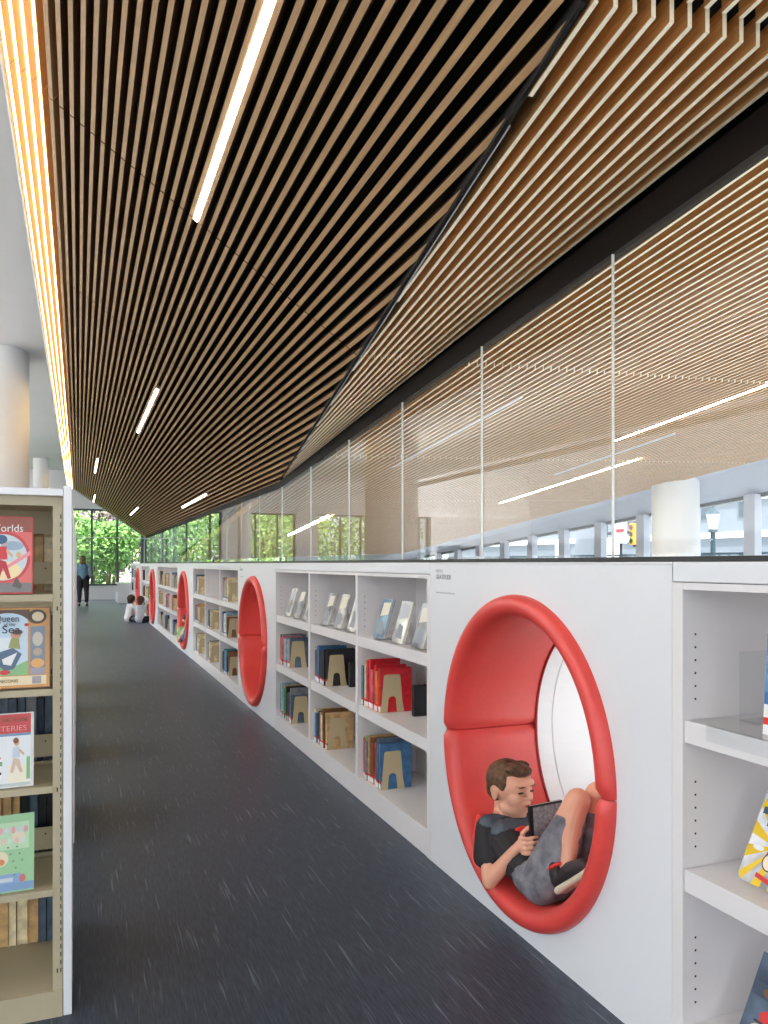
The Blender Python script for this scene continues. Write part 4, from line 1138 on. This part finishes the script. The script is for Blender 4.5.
    if detail:
        e = MB()
        for s in (1, -1): e.ell(L(.0775, s*.027, .008), (F*.006, Sd*.013, U_*.0035), 12, 8)
        e.build('eyes', mat('eye_lash', (62, 40, 34), .5), t)
        e = MB()
        for s in (1, -1): e.ell(L(.084, s*.027, .030), (F*.005, Sd*.017, U_*.0030), 12, 8)
        e.build('eyebrows', mat('eyebrow_hair', (128, 92, 66), .8), t)
        e = MB(); e.ell(L(.0885, 0, -.0365), (F*.005, Sd*.014, U_*.0026), 12, 8); e.ell(L(.0865, 0, -.0430), (F*.005, Sd*.012, U_*.003), 12, 8)
        e.build('lips', mat('lips', (196, 104, 98), .5), t)
    # shirt
    s_ = MB()
    for dx in (-.044, 0, .044):
        o_ = Vector((dx, 0, 0)); s_.chain([(bel+o_+Vector((0, -.05, 0)), .067), (bel+o_, .068), (ch+o_, .072), (nb+o_*.5+Vector((0, .0, -.035)), .056)])
    s_.cap(nb+Vector((0, 0, -.012)), shR, .038, .043); s_.cap(nb+Vector((0, 0, -.012)), shL, .038, .043)
    sm = elR+(shR-elR)*.42
    s_.chain([(shR, .044), (sm+Vector((.004, .006, -.004)), .046)]); s_.cap(shR+Vector((0, .03, -.01)), sm+Vector((.0, .04, -.012)), .034, .036)
    s_.chain([(shL, .044), (elL+(shL-elL)*.4, .042)])
    mk('shirt', s_, M_sh, t, vox, 3)
    # grey yoke over the shoulders
    y_ = MB(); y_.cap(nb+Vector((-.01, -.015, -.018)), shR+Vector((0, -.004, .008)), .040, .040); y_.cap(nb+Vector((.0, -.015, -.018)), shL+Vector((0, 0, .006)), .040, .040)
    for dx in (-.05, -.025, 0, .025, .05): y_.cap(nb+Vector((dx, -.03, -.028)), ch+Vector((dx, -.0, .020)), .042, .058)
    mk('shirt_yoke', y_, M_yk, t, vox, 3)
    # red stripe behind the sleeve
    r_ = MB(); a = shR+Vector((-.012, .040, .026)); c = sm+Vector((-.016, .056, -.024))
    r_.chain([(a, .013), ((a+c)/2+Vector((-.004, .008, .0)), .015), (c, .014)]); mk('sleeve_stripe', r_, M_st, t, .004, 2)
    if detail:
        c0_ = P(521, 829, 1.425); 
        m = MB(); mm = [(-.016, .004), (-.004, .012), (.014, .008), (.018, .002), (.008, .0), (.008, -.016), (-.004, -.018), (-.002, -.001)]
        base_ = ch + Vector((-.018, -.062, .058))
        uu = Vector((.82, -.5, .1)).normalized(); vv = Vector((.2, -.3, .9)).normalized(); nn = uu.cross(vv)
        if nn.y > 0: nn = -nn
        m.prism([base_+uu*p_[0]*1.6+vv*p_[1]*1.6 for p_ in mm], nn*.012); m.build('shirt_emblem', M_st, t)
    # shorts
    q_ = MB()
    for dx in (-.05, 0, .05): q_.cap(pel+Vector((dx, .045, .002)), pel+Vector((dx, -.01, .0)), .068, .068)
    for h2, k2, sx_ in ((hipR, knR, -1), (hipL, knL, 1)):
        q_.chain([(h2, .073), (h2+(k2-h2)*.45, .060), (h2+(k2-h2)*.78+Vector((0, -.004, -.006)), .049)])
        q_.chain([(h2+Vector((0, -.01, -.0)), .066), (h2+(k2-h2)*.45+Vector((0, -.030, -.03)), .050), (h2+(k2-h2)*.66+Vector((0, -.030, -.02)), .040)])
    mk('shorts', q_, M_sho, t, vox, 2)
    # shoes
    for (he, to, nm) in ((V(1.408, 2.066, .232), V(1.428, 1.945, .332), 'shoe'), (V(1.585, 2.07, .230), V(1.60, 1.955, .328), 'shoe')):
        ax = (to-he).normalized(); up = Vector((0, .6, .75)); up = (up-ax*up.dot(ax)).normalized(); sd = ax.cross(up)
        m = MB()
        m.chain([(he+up*.026, .026), (he+ax*.07+up*.028, .031), (to-ax*.02+up*.02, .026)]); m.cap(he+up*.03, he+up*.062+ax*.012, .027, .028)
        sh = mk(nm, m, M_shoe, t, .004, 2)
        m = MB()
        for dd in (-.014, 0, .014): m.cap(he+sd*dd-ax*.006, to+sd*dd*.9, .0125, .012)
        mk('sole', m, M_sole, sh, .004, 2)
        if detail:
            m = MB()
            K = 24; c_ = he+up*.064+ax*.022
            pts = [c_+ax*.030*math.cos(2*math.pi*i/K)+sd*.029*math.sin(2*math.pi*i/K) for i in range(K)]
            for i in range(K): m.cap(pts[i], pts[(i+1) % K], .0055, .0055, n=8)
            m.cap(he+up*.058-ax*.018, he-ax*.022+up*.012, .008, .006)
            m.build('collar', M_st if nm == 'shoe' else M_shoe, sh, fix=False)
    return t
M_camo = mat('grey_cargo_cloth', (134, 132, 138), .8, rgb2=(86, 86, 94), scale=26, detail=3)
kidm = (mat('black_jersey', (30, 28, 32), .75), mat('slate_jersey', (66, 76, 88), .6), mat('bright_red_cloth', (236, 54, 44), .6), M_camo,
        mat('brown_hair', (108, 76, 48), .7, rgb2=(52, 33, 20), scale=60, detail=6), mat('black_shoe', (40, 30, 32), .6), mat('beige_sole', (206, 194, 172), .7))
boy = sitting_child(2.30, kidm, 'boy in black shirt and grey shorts sitting curled in the red nook, reading', .0034)
kid3 = (mat('green_cloth', (126, 176, 112), .7), mat('green_cloth', (0, 0, 0)), mat('blue_denim', (60, 96, 132), .8), mat('blue_denim', (0, 0, 0)),
        mat('dark_hair', (58, 50, 50), .7), mat('grey_shoe', (90, 96, 104), .6), mat('white_sole', (220, 224, 228), .6))
sitting_child(11.30, kid3, 'child in green and blue curled up in the third red nook', .009, detail=False)
# the boy's book
def held_book(yc, lab, c1_, name='book', art=True):
    D = yc-2.30
    t_ = MB(); a = Vector((1.409, 2.243+D, .268)); u = Vector((1, -.02, .06)).normalized()*.128; v = Vector((0, .10, 1)).normalized()*.168; n = u.cross(v).normalized()
    if n.y > 0: n = -n
    def pt(p, q, c): return a+u*p+v*q+n*c
    def slab(m, a0, a1, b0, b1, c0, c1, mi=0): m.hexa([pt(a0,b0,c0), pt(a1,b0,c0), pt(a1,b0,c1), pt(a0,b0,c1), pt(a0,b1,c0), pt(a1,b1,c0), pt(a1,b1,c1), pt(a0,b1,c1)], mi)
    m = MB(); slab(m, 0, 1, 0, 1, -.002, 0); slab(m, 0, 1, 0, 1, -.012, -.010); slab(m, 0, .02, 0, 1, -.010, -.002)
    o = reorigin(m.build(name, mat('black_book_cloth', (24, 22, 26), .4))); tag(o, lab, 'book', 'books held in the red nooks')
    m = MB(); slab(m, .02, .985, .01, .995, -.010, -.002); m.build('page_block', M_label, o)
    m = MB(); m.add([pt(.10, .03, .0006), pt(1.0, .03, .0006), pt(1.0, .955, .0006), pt(.10, .955, .0006)], [(0, 1, 2, 3)])
    m.build('cover_panel', mat('grey_mottled_print', (162, 154, 158), .5, rgb2=(110, 100, 104), scale=90, detail=6), o, fix=False)
held_book(2.30, 'black edged book with a mottled grey cover held up by the boy', None)

def person_standing(x, y, h, lab):
    t = empty('person', (x, y, 0), lab, 'person', 'people in the library')
    k = h/1.62
    def V(a, b, c): return Vector((x+a*k, y+b*k, c*k))
    M1 = mat('blue_backpack_shirt', (92, 128, 150), .8); M2 = mat('black_trousers', (34, 34, 40), .8); M3 = mat('chestnut_hair', (104, 78, 62), .8); M4 = mat('pale_blue_sleeve', (150, 172, 198), .8)
    b = MB(); b.ell(V(0, .01, 1.50), (Vector((.075*k,0,0)), Vector((0,.09*k,0)), Vector((0,0,.115*k))), 16, 10); b.cap(V(0, 0, 1.42), V(0, 0, 1.32), .05*k, .055*k)
    b.chain([(V(0, 0, .92), .13*k), (V(0, 0, 1.1), .12*k), (V(0, 0, 1.25), .14*k)]); b.cap(V(-.14, 0, 1.28), V(.14, 0, 1.28), .06*k)
    for s in (-1, 1):
        b.chain([(V(s*.18, 0, 1.27), .05*k), (V(s*.22, .03, 1.0), .04*k), (V(s*.17, .16, .86), .03*k)]); b.cap(V(s*.17, .16, .86), V(s*.13, .22, .87), .028*k, .022*k)
        for q in range(4): b.cap(V(s*.13+s*.012*(q-1.5), .22, .87), V(s*.10+s*.012*(q-1.5), .27, .86), .009*k)
        b.cap(V(s*.14, .2, .89), V(s*.11, .22, .92), .01*k)
        b.chain([(V(s*.09, 0, .88), .095*k), (V(s*.10, .01, .48), .06*k), (V(s*.11, -.01, .28), .055*k), (V(s*.11, 0, .08), .035*k)]); b.cap(V(s*.11, -.02, .04), V(s*.13, .15, .03), .035*k, .03*k)
    mk('body', b, M_skin, t, .012, 2)
    m = MB(); m.ell(V(0, -.015, 1.52), (Vector((.09*k,0,0)), Vector((0,.10*k,0)), Vector((0,0,.115*k))), 16, 10); m.cap(V(-.03, -.05, 1.42), V(-.03, -.055, 1.34), .07*k, .05*k); m.cap(V(.03, -.05, 1.42), V(.04, -.055, 1.34), .07*k, .05*k); mk('hair', m, M3, t, .012, 2)
    m = MB(); m.chain([(V(0, 0, .93), .155*k), (V(0, 0, 1.1), .14*k), (V(0, 0, 1.24), .15*k)]); m.cap(V(-.14, 0, 1.28), V(.14, 0, 1.28), .075*k); mk('top', m, M1, t, .014, 2)
    m = MB()
    for s in (-1, 1): m.chain([(V(s*.17, 0, 1.28), .068*k), (V(s*.22, .03, 1.0), .055*k), (V(s*.19, .11, .90), .045*k)])
    mk('sleeves', m, M4, t, .014, 2)
    m = MB()
    m.cap(V(-.06, 0, .90), V(.06, 0, .90), .145*k)
    for s in (-1, 1): m.chain([(V(s*.09, 0, .86), .115*k), (V(s*.105, .01, .48), .078*k), (V(s*.11, -.01, .16), .06*k)])
    mk('trousers', m, M2, t, .014, 2)
    m = MB()
    for s in (-1, 1): m.cap(V(s*.11, -.03, .045), V(s*.13, .16, .04), .043*k, .037*k)
    mk('shoes', m, M2, t, .012, 2)
person_standing(.123, 24.55, 1.475, 'person in blue top and black trousers standing with back turned, by the far windows')

def person_floor(x, y, face, k, cols, lab, lean=0):
    """child sitting on the floor; face = heading angle (radians, 0 = +Y)"""
    t = empty('person', (x, y, 0), lab, 'person', 'people in the library')
    cf, sf = math.cos(face), math.sin(face)
    def V(s, f, u): return Vector((x+(s*cf+f*sf)*k, y+(-s*sf+f*cf)*k, u*k))
    top, leg, hair = cols
    b = MB(); hd = V(0, .06+lean, .60)
    b.sph(hd, .095*k, 16, 10); b.sph(hd+(V(0, .05, 0)-V(0, 0, 0))-Vector((0, 0, .04*k)), .06*k); b.cap(hd+(V(0,.105,0)-V(0,0,0)), hd+(V(0,.112,-.02)-V(0,0,0)), .01*k)
    b.cap(V(0, .03+lean, .52), V(0, lean*.8, .44), .04*k); b.chain([(V(0, 0, .10), .11*k), (V(0, .0, .25), .09*k), (V(0, .02+lean*.8, .38), .10*k)])
    for s in (-1, 1):
        b.chain([(V(s*.11, .02+lean*.7, .41), .036*k), (V(s*.17, .10+lean, .26), .03*k), (V(s*.10, .26+lean, .22), .022*k)])
        for q in range(4): b.cap(V(s*.10+.012*(q-1.5), .27+lean, .22), V(s*.09+.013*(q-1.5), .32+lean, .20), .008*k)
        b.cap(V(s*.09, .26+lean, .23), V(s*.06, .29+lean, .24), .009*k)
        b.chain([(V(s*.08, .0, .09), .075*k), (V(s*.26, .22, .10), .055*k), (V(s*.02, .33, .05), .038*k)]); b.cap(V(s*.02, .33, .045), V(-s*.08, .36, .04), .035*k, .028*k)
    mk('body', b, M_skin, t, .011, 2)
    m = MB(); m.ell(hd+(V(0, -.02, .015)-V(0, 0, 0)), (Vector((.108*k,0,0)), Vector((0,.108*k,0)), Vector((0,0,.105*k))), 16, 10)
    m.cap(hd+(V(0, -.05, -.05)-V(0, 0, 0)), hd+(V(0, -.05, -.10)-V(0, 0, 0)), .075*k, .06*k); mk('hair', m, hair, t, .012, 2)
    m = MB(); m.chain([(V(0, -.01, .12), .135*k), (V(0, .0, .25), .112*k), (V(0, .02+lean*.8, .39), .108*k)])
    for s in (-1, 1): m.cap(V(s*.10, .02+lean*.7, .42), V(s*.13, .05+lean, .36), .052*k, .045*k)
    mk('top', m, top, t, .012, 2)
    m = MB()
    for s in (-1, 1): m.chain([(V(s*.08, .0, .095), .092*k), (V(s*.26, .22, .10), .068*k), (V(s*.06, .31, .055), .05*k)])
    mk('leggings', m, leg, t, .012, 2)
M_wt = mat('white_tshirt', (222, 222, 226), .8); M_gt = mat('grey_striped_dress', (196, 198, 204), .8, rgb2=(160, 164, 176), scale=20, stretch=(8, 8, .2)); M_dk = mat('dark_leggings', (34, 34, 42), .8)
person_floor(1.02, 17.5, math.radians(60), .82, (M_wt, M_dk, mat('dark_brown_hair', (64, 44, 36), .8)), 'dark haired child in a white top sitting on the carpet, left one of two')
person_floor(1.20, 17.1, math.radians(25), .80, (M_gt, M_dk, mat('mid_brown_hair', (84, 56, 38), .8)), 'brown haired child in a pale striped dress sitting beside the low wall, back turned')
